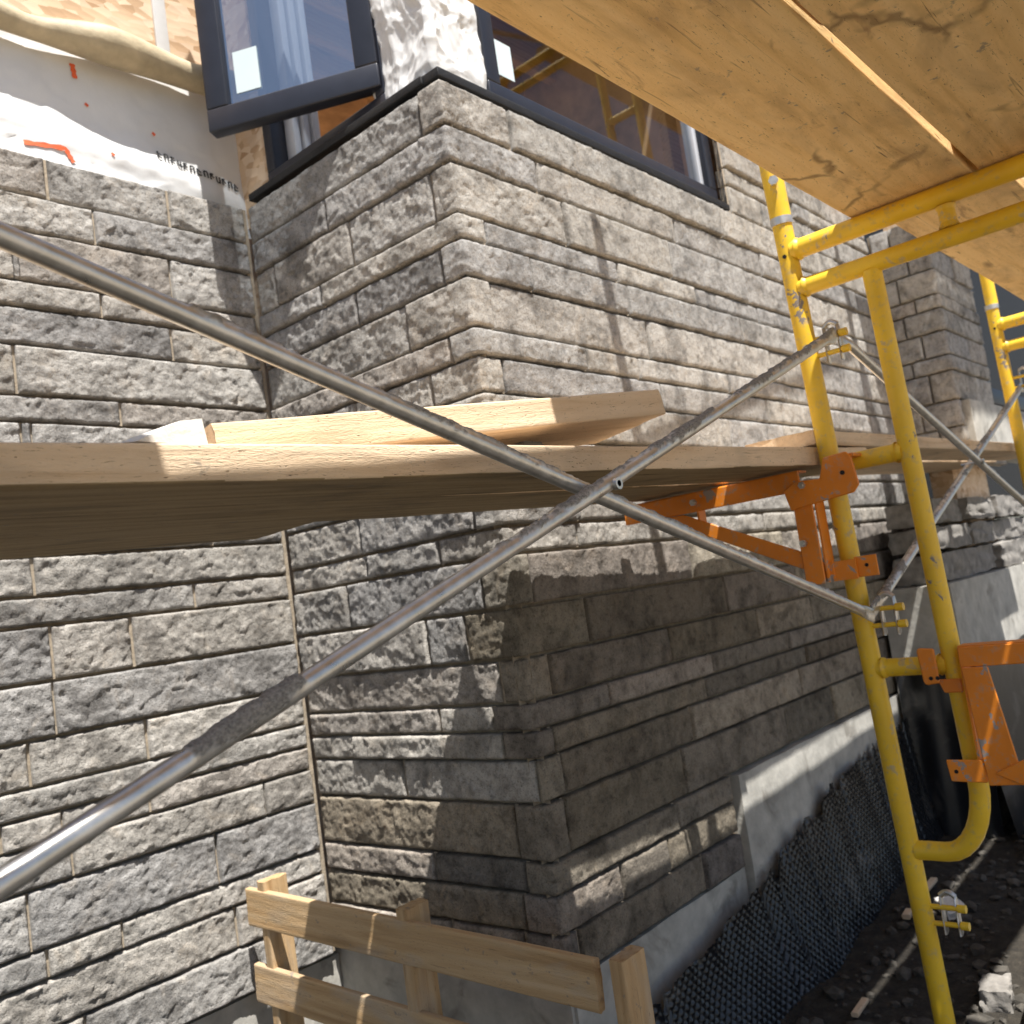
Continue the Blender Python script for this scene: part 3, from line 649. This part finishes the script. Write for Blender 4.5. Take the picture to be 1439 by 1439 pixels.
# ------------------------------------------------------------------ scaffold
TILT = .066
FZ = -1.17
def fp(y, z): return (-TILT * z, y, z)
def make_frame():
    root = empty('frame_scaffold', (2.028, 0, 0)); r = .0215; rs = .0165
    def t(pts, rad, name, mat=M_YEL, seg=20):
        mb = MB(); mb.tube([fp(*p) for p in pts], rad, seg)
        if name in ('rung', 'top_bar', 'header_bar', 'spacer'):
            for a, b in ((pts[0], pts[-1]), (pts[-1], pts[0])):
                d = np.array(b, float) - np.array(a, float); d /= np.linalg.norm(d); lip = .012 if name in ('top_bar', 'header_bar', 'rung') else .002
                q = [tuple(np.array(a) + d * (lip + k)) for k in (.0, .003, .006, .009)]
                mb.tube([fp(*p) for p in q], rad, seg, False, 0, [rad * 1.19, rad * 1.15, rad * 1.07, rad * .99])
        o = mb.build(name, mat, root); return o
    for yl, sg in ((.787, -1), (-.737, 1)):
        t([(yl, FZ), (yl, .735)], r, 'leg')
        yi = yl + sg * .168
        arc = [(yi, .575), (yi, -.50)] + [(yi - sg * .09 * (1 - math.cos(a)), -.50 - .155 * math.sin(a)) for a in [math.pi / 2 * k / 8 for k in range(1, 9)]] + [(yl + sg * .015, -.655)]
        t(arc, r * .93, 'inner_upright')
        for zr in (.19, -.26): t([(yl + sg * .012, zr), (yi - sg * .012, zr)], r * .9, 'rung')
        t([(yl, .735), (yl, .752)], r * 1.12, 'coupling', M_GALV)
        for zl in (.468, -.132, -.775):
            mb = MB()
            for a in (0, 1):   # bowed flat bar of the lock, two cheeks and a crown
                yb = yl + sg * (.042 + .030 * a)
                mb.prism([(0.012, .026), (.018, .012), (.018, -.055), (.010, -.060), (-.004, -.058), (-.004, .02)], .004, frameM((1, 0, 0), (0, 0, 1), (0, -1, 0), (-TILT * zl, yb, zl)))
            mb.tube([(-TILT * zl + .006, yl + sg * (.042 + .030 * k / 6), zl + .022 + .009 * math.sin(math.pi * k / 6)) for k in range(7)], .006, 8)
            lk = mb.build('brace_lock', M_GALV, root)
            for dzp in (.0, -.036):
                mb = MB(); mb.tube([fp(yl + sg * .018, zl + dzp), fp(yl + sg * .086, zl + dzp)], .0055, 10); mb.tube([fp(yl + sg * .076, zl + dzp), fp(yl + sg * .092, zl + dzp)], .0085, 12)
                mb.build('pin', M_YEL, lk)
        mb = MB(); mb.box((-.07, -.07, -.006), (.07, .07, .006), .002, Matrix.Translation((-TILT * FZ, yl, FZ - .006))); mb.build('base_plate', M_GALV, root)
        mb = MB(); mb.tube([(-TILT * .66 - .024, yl, .66), (-TILT * .66 - .0205, yl, .66)], .0045, 10); mb.build('pin_hole', M_FLASH, root)
    t([(.775, .673), (-.725, .673)], r, 'top_bar'); t([(.775, .588), (-.725, .588)], r * .93, 'header_bar')
    for ys in (.456, .05, -.41): t([(ys, .652), (ys, .607)], rs, 'spacer')
    return root
fr1 = make_frame()
GF = 'yellow scaffold frames along the stone wall'
tag(fr1, 'yellow scaffold frame nearest the camera, gripped by two orange brackets', 'scaffold frame', GF)
fr2 = copy_tree(fr1); fr2.location = (3.862, 0, .075); tag(fr2, 'yellow scaffold frame at the right edge, before the far dark window', 'scaffold frame', GF)
fr3 = copy_tree(fr1); fr3.location = (.03, 0, -.06); tag(fr3, 'yellow scaffold frame beyond the left edge where the crossed brace starts', 'scaffold frame', GF)
fr4 = copy_tree(fr1); [bpy.data.objects.remove(c) for c in list(fr4.children) if c.name.startswith('base_plate')]; fr4.location = (3.75, 0, 2.0); tag(fr4, 'upper yellow scaffold frame stacked above the far frame', 'scaffold frame', GF)
# single upper post on the near frame
gp = empty('guard_post', (2.028 - TILT * .75, .787, .752), 'short yellow upper post plugged onto the near frame under the planks', 'post')
mb = MB(); mb.tube([(0, 0, .0005), (-TILT * 1.7, 0, 1.7)], .0232, 20); mb.build('tube', M_YEL, gp)
mb = MB(); mb.tube([(-.006, -.004, .075), (-.034, -.012, .075)], .007, 12); mb.tube([(-.03, -.011, .075), (-.038, -.0135, .075)], .011, 6); mb.build('bolt', M_GALV, gp)

# cross braces: tubes with flattened ends, mortar caked on their upper side
def brace_tube(a, b, seed, crust_amt, ends=(True, True)):
    a, b = np.array(a, float), np.array(b, float); d = b - a; ln = np.linalg.norm(d); d /= ln
    s1 = np.array([0, -1, 0]); s1 = s1 - d * s1.dot(d); s1 /= np.linalg.norm(s1); s2 = np.cross(s1, d)
    if s2[2] < 0: s2 = -s2
    n = int(ln / .0035); seg = 36; s = np.linspace(0, ln, n); th = np.linspace(0, 2 * math.pi, seg, endpoint=False)
    S, T = np.meshgrid(s, th, indexing='ij'); fl = np.ones_like(S)
    if ends[0]: fl = np.minimum(fl, np.clip((S - .03) / .05, 0, 1))
    if ends[1]: fl = np.minimum(fl, np.clip((ln - .03 - S) / .05, 0, 1))
    fl = fl * fl * (3 - 2 * fl); R = .0104
    ry = R * (.22 + .78 * fl); rz = R * (1.45 - .45 * fl)
    c, q = np.cos(T), np.sin(T)     # q=+1 is the top
    P = a + d * S[..., None]
    base = P + s1 * (c * ry)[..., None] + s2 * (q * rz)[..., None]
    f = base.reshape(-1, 3)
    k = fbm(np.stack([S.ravel() * 13 + seed * 7, q.ravel() * .5, c.ravel() * .5], 1), 4, 5 + seed) + .35 * fbm(f * 160, 3, 9)
    amt = crust_amt(S / ln).ravel()
    mask = np.clip((k + amt - .55 + .55 * (q.ravel() - .35)) * 7, 0, 1)
    h = mask * (.0010 + .0030 * np.clip(fbm(f * 60, 3, 14) + .35, 0, 1) + .0012 * fbm(f * 250, 2, 15))
    nrm = (s1 * c.ravel()[:, None] + s2 * q.ravel()[:, None])
    V = f + nrm * h[:, None]
    col = np.stack([mask, mask, mask, np.ones_like(mask)], 1)
    idx = np.arange(n * seg).reshape(n, seg); idx = np.concatenate([idx, idx[:, :1]], 1)
    Q = np.stack([idx[:-1, :-1], idx[:-1, 1:], idx[1:, 1:], idx[1:, :-1]], -1).reshape(-1, 4)
    mb = MB(); mb.add(V, Q, col)
    for row, rev in ((0, False), (n - 1, True)):
        ring = V.reshape(n, seg, 3)[row]; mb.add(ring[::-1] if rev else ring, [list(range(seg))], col.reshape(n, seg, 4)[row])
    return mb
cb = empty('cross_brace', (1.047, .735, .133), 'galvanized cross brace caked with mortar, nearest the camera, in front of the planks', 'cross brace')
inv = (-1.047, -.735, -.133)
def rel(p): return tuple(np.array(p) + np.array(inv))
bB = brace_tube(rel((.03, .722, -.220)), rel((1.972, .712, .462)), 1, lambda u: np.where(u < .13, -.15, np.where((u > .19) & (u < .25), .75, np.where(u < .4, -.12, .35 + .25 * u))))
bA = brace_tube(rel((.03, .749, .424)), rel((1.975, .738, -.142)), 2, lambda u: np.where(u < .22, -.25, .12 + .25 * np.exp(-((u - .45) / .12) ** 2)))
bB.build('tube', M_GALV, cb)['label'] = 'tube rising to the right, mortar lump on it'
bA.build('tube', M_GALV, cb)['label'] = 'tube falling to the right'
mb = MB(); mb.tube([(.004, -.034, .002), (.004, .028, .002)], .0045, 10); mb.tube([(.004, -.034, .002), (.004, -.026, .002)], .0085, 12); mb.build('rivet', M_GALV, cb)
cb2 = empty('cross_brace', (2.93, .735, .2), 'thin grey cross brace between the near and the far frame', 'cross brace')
i2 = np.array((-2.93, -.735, -.2))
brace_tube(np.array((1.985, .716, .468)) + i2, np.array((3.86, .716, -.06)) + i2, 3, lambda u: .05 + 0 * u).build('tube', M_GALV, cb2)
brace_tube(np.array((1.99, .745, -.135)) + i2, np.array((3.84, .745, .51)) + i2, 4, lambda u: .2 + 0 * u).build('tube', M_GALV, cb2)
mb = MB(); mb.tube([(.0, -.034, -.0), (.0, .028, -.0)], .0045, 10); mb.tube([(.0, -.034, .0), (.0, -.026, .0)], .0085, 12); mb.build('rivet', M_GALV, cb2)
cb3 = empty('cross_brace', (2.85, .735, 1.9), 'upper cross brace above the planks that shades the wall', 'cross brace')
i3 = np.array((-2.85, -.735, -1.9))
brace_tube(np.array((1.90, .735, 2.0)) + i3, np.array((3.72, .735, 2.46)) + i3, 5, lambda u: 0 * u).build('tube', M_GALV, cb3)

# orange side brackets
def bracket_one():
    b = empty('side_bracket', (2.0, .80, .0), 'orange side bracket carrying the working planks towards the wall', 'bracket', 'orange scaffold brackets')
    X0 = -.035
    def plate(poly, x, th, name, bev=.0015):
        mb = MB(); mb.prism(poly, th, frameM((0, 1, 0), (0, 0, 1), (1, 0, 0), (x, -.80, 0)), bev=bev); return mb.build(name, M_ORA, b, False)
    # arm: angle iron (upright flange + top flange)
    mb = MB(); M = frameM((0, 1, 0), (0, 0, 1), (1, 0, 0), (X0, -.80, 0))
    mb.prism([(.842, .145), (.842, .191), (1.31, .189), (1.31, .143)], .005, M); mb.box((X0 + .003, .842 - .80, .1865), (X0 + .042, 1.31 - .80, .1912), .001)
    mb.build('arm', M_ORA, b, False)
    mb = MB(); mb.prism([(.86, -.028), (.86, .012), (1.14, .142), (1.21, .142)], .005, frameM((0, 1, 0), (0, 0, 1), (1, 0, 0), (X0 - .0055, -.80, 0)))
    mb.box((X0 - .003, .30, .1), (X0 + .03, .305, .1865), .001); mb.build('diagonal', M_ORA, b, False)
    mb = MB(); mb.prism([(.818, -.062), (.818, .14), (.862, .14), (.862, -.062)], .005, frameM((0, 1, 0), (0, 0, 1), (1, 0, 0), (X0 - .011, -.80, 0))); mb.box((X0 - .008, .011, -.06), (X0 + .035, .016, .14), .001)
    mb.build('upright', M_ORA, b, False)
    mb = MB(); mb.prism([(.865, .105), (.875, .150), (.845, .166), (.79, .162), (.775, .205), (.725, .208), (.715, .195), (.708, .135), (.722, .12)], .006, frameM((0, 1, 0), (0, 0, 1), (1, 0, 0), (X0 - .018, -.80, 0)), bev=.002)
    mb.box((X0 - .015, -.088, .196), (.045, -.03, .2035), .002); mb.build('hook_plate', M_ORA, b, False)
    mb = MB(); mb.tube([(X0 - .0205, -.062, .165), (X0 - .0225, -.062, .165)], .005, 12); mb.build('bolt_hole', M_FLASH, b)
    mb = MB(); mb.box((X0 + .002, .002, -.055), (X0 + .007, .06, -.015), .001)
    mb.box((X0 + .004, -.046, -.060), (X0 + .0095, .035, -.018), .001); mb.box((X0 + .012, -.088, -.058), (X0 + .017, -.040, -.014), .002); mb.build('clamp', M_ORA, b, False)
    mb = MB(); mb.tube([(X0 + .0105, -.066, -.034), (X0 + .0115, -.066, -.034)], .004, 12); mb.build('bolt_hole', M_FLASH, b)
    for yb, zb in ((.03, .155), (.05, .03), (.30, .165)):
        mb = MB(); mb.tube([(X0 - .016, yb, zb), (X0 - .026, yb, zb)], .008, 6); mb.tube([(X0 - .026, yb, zb), (X0 - .031, yb, zb)], .0045, 10); mb.build('bolt', M_GALV, b, False)
    return b
br1 = bracket_one()
def bracket_two():
    b = empty('side_bracket', (2.035, .60, -.3), 'orange side bracket at the right edge clamped to the inner upright', 'bracket', 'orange scaffold brackets')
    X0 = -.040
    def fM(x): return frameM((0, 1, 0), (0, 0, 1), (1, 0, 0), (x, -.60, .3))
    mb = MB(); mb.prism([(.592, -.262), (.592, -.222), (.05, -.219), (.05, -.259)], .005, fM(X0)); mb.box((X0 + .0025, .05 - .6, .0755), (X0 + .045, -.008, .0805), .001); mb.build('arm', M_ORA, b, False)
    mb = MB(); mb.prism([(.590, -.2625), (.540, -.2625), (.512, -.492), (.578, -.495)], .005, fM(X0 - .004)); mb.box((X0 - .001, -.013, -.19), (X0 + .045, -.008, .0745), .001); mb.build('upright', M_ORA, b, False)
    mb = MB(); mb.prism([(.562, -.470), (.520, -.490), (.10, -.268), (.145, -.2625)], .005, fM(X0 - .0095)); mb.box((X0 - .008, -.07, -.16), (X0 + .03, -.066, -.15), .001); mb.build('diagonal', M_ORA, b, False)
    mb = MB(); mb.prism([(.652, -.445), (.648, -.488), (.580, -.490), (.580, -.445)], .005, fM(X0 - .002)); mb.box((X0 + .0005, -.019, -.188), (X0 + .05, -.0135, -.146), .001); mb.build('clamp', M_ORA, b, False)
    mb = MB(); mb.tube([(X0 - .0045, .035, -.168), (X0 - .0055, .035, -.168)], .004, 12); mb.build('bolt_hole', M_FLASH, b)
    mb = MB(); mb.prism([(.676, -.225), (.672, -.290), (.668, -.296), (.640, -.293), (.640, -.222), (.672, -.219)], .006, fM(X0 + .012), bev=.003); mb.prism([(.650, -.288), (.640, -.316), (.604, -.316), (.604, -.288)], .005, fM(X0 + .030)); mb.build('hook_plate', M_ORA, b, False)
    mb = MB(); mb.tube([(X0 + .0085, .055, .018), (X0 + .007, .055, .018)], .004, 12); mb.tube([(X0 + .0085, .042, .018), (X0 + .007, .042, .018)], .004, 12); mb.build('bolt_hole', M_FLASH, b)
    return b
bracket_two()

# ------------------------------------------------------------------ planks
def plank(name, o, d, wdir, Lg, Wd, Th, mat, label, group, seed, sag=0.0, twist=0.0, cat='plank', rough=1.0, under=None):
    """solid sawn plank: o = lower near-edge corner at its start, d along its length, wdir across"""
    d = Vector(d).normalized(); wv = Vector(wdir); wv = (wv - d * wv.dot(d)).normalized(); up = d.cross(wv)
    if up.z < 0: up = -up
    n = max(20, int(Lg / .008)); r = .0035
    prof = []
    def arc(cx, cz, a0):
        for k in range(4): a = math.radians(a0 + 30 * k); prof.append((cx + r * math.cos(a), cz + r * math.sin(a)))
    def side(p0, p1, m):
        for k in range(1, m): prof.append((p0[0] + (p1[0] - p0[0]) * k / m, p0[1] + (p1[1] - p0[1]) * k / m))
    arc(r, r, 180); side((r, 0), (Wd - r, 0), 14); arc(Wd - r, r, 270); side((Wd, r), (Wd, Th - r), 5); arc(Wd - r, Th - r, 0); side((Wd - r, Th), (r, Th), 14); arc(r, Th - r, 90); side((0, Th - r), (0, r), 5)
    pr = np.array(prof); m = len(pr); s = np.linspace(0, Lg, n)
    P = np.zeros((n, m, 3)); P[..., 0] = s[:, None]; P[..., 1] = pr[None, :, 0]; P[..., 2] = pr[None, :, 1]
    f = P.reshape(-1, 3); q = f * np.array([5, 40, 40]) + seed * 11
    k = np.stack([0 * f[:, 0], .0016 * fbm(q, 3, seed + 1), .0016 * fbm(q + 5, 3, seed + 2)], 1) * rough
    k[:, 1] += .0012 * vnoise(np.stack([f[:, 0] * 1.5, 0 * f[:, 0] + seed, 0 * f[:, 0]], 1), 3)
    k[:, 2] += -sag * np.sin(np.pi * f[:, 0] / Lg) + twist * (f[:, 1] / Wd) * (f[:, 0] / Lg)
    edge = (f[:, 0] < 1e-6) | (f[:, 0] > Lg - 1e-6); k[edge, 0] += .002 * vnoise(f[edge] * 90, 6)
    f = f + k
    idx = np.arange(n * m).reshape(n, m); idx = np.concatenate([idx, idx[:, :1]], 1)
    Q = np.stack([idx[:-1, :-1], idx[1:, :-1], idx[1:, 1:], idx[:-1, 1:]], -1).reshape(-1, 4)
    mb = MB(); mb.add(f, Q); mb.add(f.reshape(n, m, 3)[0], [list(range(m))]); mb.add(f.reshape(n, m, 3)[-1][::-1], [list(range(m))])
    ob = mb.build(name, mat); bmx = bmesh.new(); bmx.from_mesh(ob.data); bmesh.ops.recalc_face_normals(bmx, faces=bmx.faces[:]); bmx.to_mesh(ob.data); bmx.free()
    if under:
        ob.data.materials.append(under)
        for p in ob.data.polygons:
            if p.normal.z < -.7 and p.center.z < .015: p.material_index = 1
    ob.data.set_sharp_from_angle(angle=math.radians(50))
    ob.matrix_world = frameM(d, wv, up, o); tag(ob, label, cat, group); return ob
def pl(o, e, Wd, **kw):
    o, e = Vector(o), Vector(e); dd = e - o; wv = Vector((-dd.y, dd.x, 0)); return dict(o=o, d=dd, wdir=wv, Lg=dd.length, Wd=Wd, **kw)
GP = 'working planks on the orange brackets'
p1 = plank('scaffold_plank', **pl((-.45, .880, .1455), (2.30, .806, .2030), .184, Th=.0415, mat=M_PLANK, label='thick front scaffold plank with a scarred sunlit edge, across the photo', group=GP, seed=1, under=M_PLANK_UNDER))
p2 = plank('scaffold_plank', **pl((-.40, 1.106, .158), (2.28, 1.026, .2030), .240, Th=.041, mat=M_PLANK, label='second scaffold plank behind the front one, close to the stone wall', group=GP, seed=2, under=M_PLANK_UNDER))
p3 = plank('scaffold_plank', **pl((-.30, 1.405, .164), (1.02, 1.315, .186), .23, Th=.041, mat=M_PLANK, label='rear scaffold plank at the left edge, seen only from below', group=GP, seed=3, under=M_PLANK_UNDER))
p7 = plank('loose_board', **pl((.72, 1.44, .208), (1.44, 1.205, .222), .20, Th=.036, mat=M_PLANK, label='short board lying across the rear planks towards the recess corner', group=None, seed=7, cat='board', under=M_PLANK_UNDER))
p4 = plank('scaffold_plank', **pl((2.02, .815, .2455), (4.5, .826, .292), .170, Th=.034, mat=M_PLANK, label='farther scaffold plank beyond the near frame, behind the thin brace', group=GP, seed=4))
p6 = plank('scaffold_plank', **pl((2.04, 1.020, .2455), (4.5, 1.028, .292), .235, Th=.034, mat=M_PLANK, label='farther scaffold plank against the wall, behind the other far plank', group=GP, seed=6))
# loose board lying askew on top, one end propped on a block
p5 = plank('loose_board', o=(.60, .940, .207), d=(.87, -.107, .084), wdir=(.09, .175, -.004), Lg=.845, Wd=.18, Th=.046, mat=M_PLANK, label='short board lying askew on the front plank, its end tipped up', group=None, seed=5, cat='board', twist=-.006)
GO = 'overhead planks on top of the yellow frames'
ZO = .6965
plank('overhead_plank', **pl((-.75, .402, ZO), (2.06, .398, ZO), .243, Th=.038, mat=M_OVER, label='overhead plank next to the wall, dark split near its middle', group=GO, seed=11, rough=.7))
plank('overhead_plank', **pl((-.75, .152, ZO), (2.09, .148, ZO), .237, Th=.038, mat=M_OVER, label='overhead plank at the upper right corner, right of the bright gap', group=GO, seed=12, rough=.7))
plank('overhead_plank', **pl((-.75, -.104, ZO), (2.06, -.106, ZO), .237, Th=.038, mat=M_OVER, label='overhead plank farthest from the wall, beyond the upper edge', group=GO, seed=13, rough=.7))
plank('overhead_plank', **pl((1.86, .375, ZO + .043), (4.1, .378, ZO + .07), .262, Th=.038, mat=M_OVER, label='overhead plank lapped beyond the near frame, above the pier', group=GO, seed=14, rough=.7))
plank('overhead_plank', **pl((1.85, .120, ZO + .043), (4.1, .118, ZO + .07), .232, Th=.038, mat=M_OVER, label='overhead plank lapped beyond the frame at the right edge', group=GO, seed=15, rough=.7))
for q, lb in ((.22, 'upper overhead plank farthest out, high above the far pier'), (.475, 'upper overhead plank nearest the wall, high above the far pier')):
    plank('overhead_plank', **pl((3.80, q, 2.76), (7.2, q, 2.76), .24, Th=.038, mat=M_OVER, label=lb, group=GO, seed=int(q * 100), rough=.7))
# unseen tubs added on the top planks to shade parts of the working plank
def tub(x0, x1, z1, label):
    o = empty('shade_tub', ((x0 + x1) / 2, .50, ZO + .043), label, 'tub', 'unseen tubs added on the top planks for shade')
    mb = MB(); hx = (x1 - x0) / 2; h = z1 - ZO - .043; sx = [1, 1.0, .93, .9]; P = []
    for (k, z) in ((.86, 0), (1.0, h), (1.0, h), (.95, h), (.82, .012)):
        ring = [(hx * k * math.copysign(abs(math.cos(a)) ** .35, math.cos(a)), .13 * k * math.copysign(abs(math.sin(a)) ** .35, math.sin(a)), z) for a in [2 * math.pi * i / 40 for i in range(41)]]
        P.append(ring)
    mb.grid(np.array(P)); mb.add(np.array(P[0][:-1]), [list(range(40))]); mb.add(np.array(P[-1][:-1]), [list(range(40))]); mb.build('shade_tub_body', M_TUB, o)
tub(-.60, .32, 1.16, 'long black unseen tub added on the top planks to shade the working plank, beyond the upper edge'); tub(1.02, 1.33, 1.20, 'small black unseen tub added on the top planks to shade the working plank, hidden above them')

# ------------------------------------------------------------------ loose stones, chips and scraps
def rock(name, loc, size, mat, label, cat, group, seed, rot=0, cuts=10, sub_=.22, tilt=0):
    bm = bmesh.new(); bmesh.ops.create_cube(bm, size=1); bmesh.ops.subdivide_edges(bm, edges=bm.edges[:], cuts=cuts, use_grid_fill=True)
    V = np.array([v.co[:] for v in bm.verts]); S = np.array(size)
    W = V * S; ln = np.abs(V).max(1); r = np.linalg.norm(V, axis=1)
    W = W * (1 - sub_ * (r - .5)[:, None] * .8)
    q = V * 2.2 + seed * 3.7
    W += (.10 * facets(q * 1.3, seed)[:, None] * V + .05 * np.stack([fbm(q * 2 + j * 9, 3, seed + j) for j in range(3)], 1)) * S.min() * 1.6
    for v, c in zip(bm.verts, W): v.co = c
    me = bpy.data.meshes.new(name); bm.to_mesh(me); bm.free(); me.materials.append(mat)
    for p in me.polygons: p.use_smooth = True
    me.set_sharp_from_angle(angle=math.radians(40))
    o = bpy.data.objects.new(name, me); COL.objects.link(o); o.location = loc; o.rotation_euler = (tilt, 0, rot); return tag(o, label, cat, group)
def shard(name, pts, loc, rot, mat, label, cat):
    bm = bmesh.new(); [bm.verts.new(p) for p in pts]; bmesh.ops.convex_hull(bm, input=bm.verts[:])
    bmesh.ops.subdivide_edges(bm, edges=bm.edges[:], cuts=4, use_grid_fill=True)
    for v in bm.verts: v.co += Vector([.0011 * fbm(np.array([v.co[:]]) * 60 + 9 * k, 3, k)[0] for k in range(3)])
    me = bpy.data.meshes.new(name); bm.to_mesh(me); bm.free(); me.materials.append(mat); o = bpy.data.objects.new(name, me); COL.objects.link(o)
    o.location = loc; o.rotation_euler = (0, 0, rot); return tag(o, label, cat)
shard('stone_chip', [(-.045, -.02, 0), (.042, -.022, 0), (.046, .02, 0), (-.03, .025, 0), (.012, -.02, .026), (.040, -.018, .031), (.043, .014, .027), (.005, .02, .018), (-.05, 0, .003)], (.500, .890, .2085), .15, M_CHIP, 'pale wedge of broken stone lying on the front plank edge', 'stone chip')
rock('block_prop', (1.20, .985, .243), (.07, .05, .040), M_RUBBLE, 'small grey block propping the raised end of the askew board', 'block', None, 8, .2, 6, .1)
# unfinished far courses: stones stacked dry on the footing of the far pier
k = 0
adj = ['squarish', 'long', 'flat', 'thick', 'small', 'jagged', 'broad', 'low', 'pale-edged', 'blocky', 'thin', 'stubby', 'wide', 'rough']
where = ['at the near end of the bottom row', 'second in the bottom row', 'third in the bottom row', 'fourth in the bottom row', 'at the far end of the bottom row',
         'at the near end of the middle row', 'second in the middle row', 'third in the middle row', 'at the far end of the middle row',
         'at the near end of the top row', 'second in the top row', 'third in the top row', 'at the far end of the top row']
rows = [(-.175, .12, [.36, .42, .33, .45, .40]), (-.05, .10, [.44, .36, .46, .42]), (.055, .10, [.38, .44, .34, .42])]
for zb, hh, ls in rows:
    xk = 3.76 + rnd.uniform(0, .06)
    for l in ls:
        rock('loose_stone', (xk + l / 2, 1.20 + rnd.uniform(-.02, .02), zb + hh / 2), (l - .02, .19, hh * .92), M_RUBBLE, f'{adj[k]} rough stone on the far concrete footing, {where[k]}', 'stone', 'dry stones stacked on the far footing', 40 + k, rnd.uniform(-.05, .05), 7, .12)
        xk += l; k += 1
# soil rubble
mb = MB()
for i in range(1300):
    x, y = rnd.uniform(1.7, 4.6), rnd.uniform(.15, 1.2); s_ = rnd.choice([.005, .006, .008, .010, .014, .02]) * rnd.uniform(.7, 1.3)
    bm = bmesh.new(); bmesh.ops.create_icosphere(bm, subdivisions=1, radius=1)
    for v in bm.verts: v.co *= rnd.uniform(.75, 1.2)
    zg = float(ground_z(np.array([[x]]), np.array([[y]]))[0, 0])
    mb.bm(bm, Matrix.Translation((x, y, zg + s_ * .2)) @ Matrix.Rotation(rnd.uniform(0, 6), 4, 'Z') @ Matrix.Diagonal((s_ * rnd.uniform(.8, 1.6), s_, s_ * rnd.uniform(.5, .9), 1)))
tag(mb.build('gravel', M_GRAV, None, False), kind='stuff')
def gz(x, y): return float(ground_z(np.array([[x]]), np.array([[y]]))[0, 0])
def scrap(x, y, l, wd, th, rot, label, seed):
    o = plank('wood_or_sun_strip', o=(x, y, gz(x, y) + .012), d=(math.cos(rot), math.sin(rot), .03), wdir=(-math.sin(rot), math.cos(rot), 0), Lg=l, Wd=wd, Th=th, mat=M_PLANK, label=label, group='wood scraps and sunlight strips on the dark soil', seed=seed, cat='wood scrap')
scrap(2.30, 1.075, .085, .018, .012, .05, 'thin pale strip standing for a sunlight sliver on the soil, alone below the membrane', 21)  # this and the next two stand for sunlight slivers through the overhead gap
scrap(3.02, 1.13, .15, .022, .014, .02, 'longer pale strip standing for a sunlight sliver on the soil, just left of the yellow leg', 22)
scrap(2.86, 1.12, .05, .024, .014, .1, 'stubby pale strip standing for a sunlight sliver next to the longer one', 23)
scrap(4.2, 1.0, .30, .09, .03, .1, 'broad pale board offcut behind the yellow curve', 24)
GC = 'broken block pieces on the soil'
rock('block_piece', (3.55, .86, gz(3.55, .86) + .05), (.20, .14, .12), M_RUBBLE, 'grey broken block on the soil at the right edge', 'block', GC, 60, .4)
rock('block_piece', (2.50, .80, gz(2.5, .80) + .02), (.10, .07, .06), M_RUBBLE, 'small grey block by the foot of the yellow leg', 'block', GC, 61, .2)
rock('block_piece', (2.68, .60, gz(2.68, .6) + .09), (.75, .16, .22), M_RUBBLE, 'long pale kerb-like block in the lower right corner', 'block', GC, 62, .1, 12, .05)
rock('block_piece', (2.95, 1.03, gz(2.95, 1.03) + .012), (.10, .06, .04), M_CHIP, 'pinkish flat chip on the soil left of the leg', 'block', GC, 63, .7)

# ------------------------------------------------------------------ pallet standing on edge in the recess
pal = empty('pallet', (1.25, 1.52, -1.18), 'weathered slatted wooden pallet standing on edge in front of the recess', 'pallet')
Rz = Matrix.Rotation(math.radians(0), 4, 'Z')
def pboard(name, lo, hi, seed, mat=M_PALLET):
    lo, hi = np.array(lo), np.array(hi); ob = plank(name, o=(lo[0], lo[1], lo[2]), d=(0, 1, 0), wdir=(0, 0, 1), Lg=hi[1] - lo[1], Wd=hi[2] - lo[2], Th=hi[0] - lo[0], mat=mat, label=None, group=None, seed=seed, cat=None)
    return ob
def reparent(ob): 
    mw = ob.matrix_world.copy(); ob.parent = pal; ob.matrix_parent_inverse = Matrix.Identity(4); ob.matrix_basis = Matrix.Translation((-1.25, -1.52, 1.18)) @ mw
for k, (z0_, z1_) in enumerate(((-.682, -.593), (-.860, -.768), (-1.04, -.95))):
    ob = plank('slat', o=(1.268, 1.05, z0_ - .030), d=(0, 1.05, .026), wdir=(0, -.025, 1), Lg=1.05, Wd=.089, Th=.017, mat=M_PALLET, label=None, group=None, seed=31 + k, cat=None); reparent(ob)
for k, (ya, tp) in enumerate(((1.018, -.618), (1.55, -.590), (2.05, -.578))):
    ob = plank('stringer', o=(1.338, ya, -1.2), d=(0, 0, 1), wdir=(-1, 0, 0), Lg=tp + 1.2, Wd=.068, Th=.030, mat=M_PALLET, label=None, group=None, seed=41 + k, cat=None); reparent(ob)
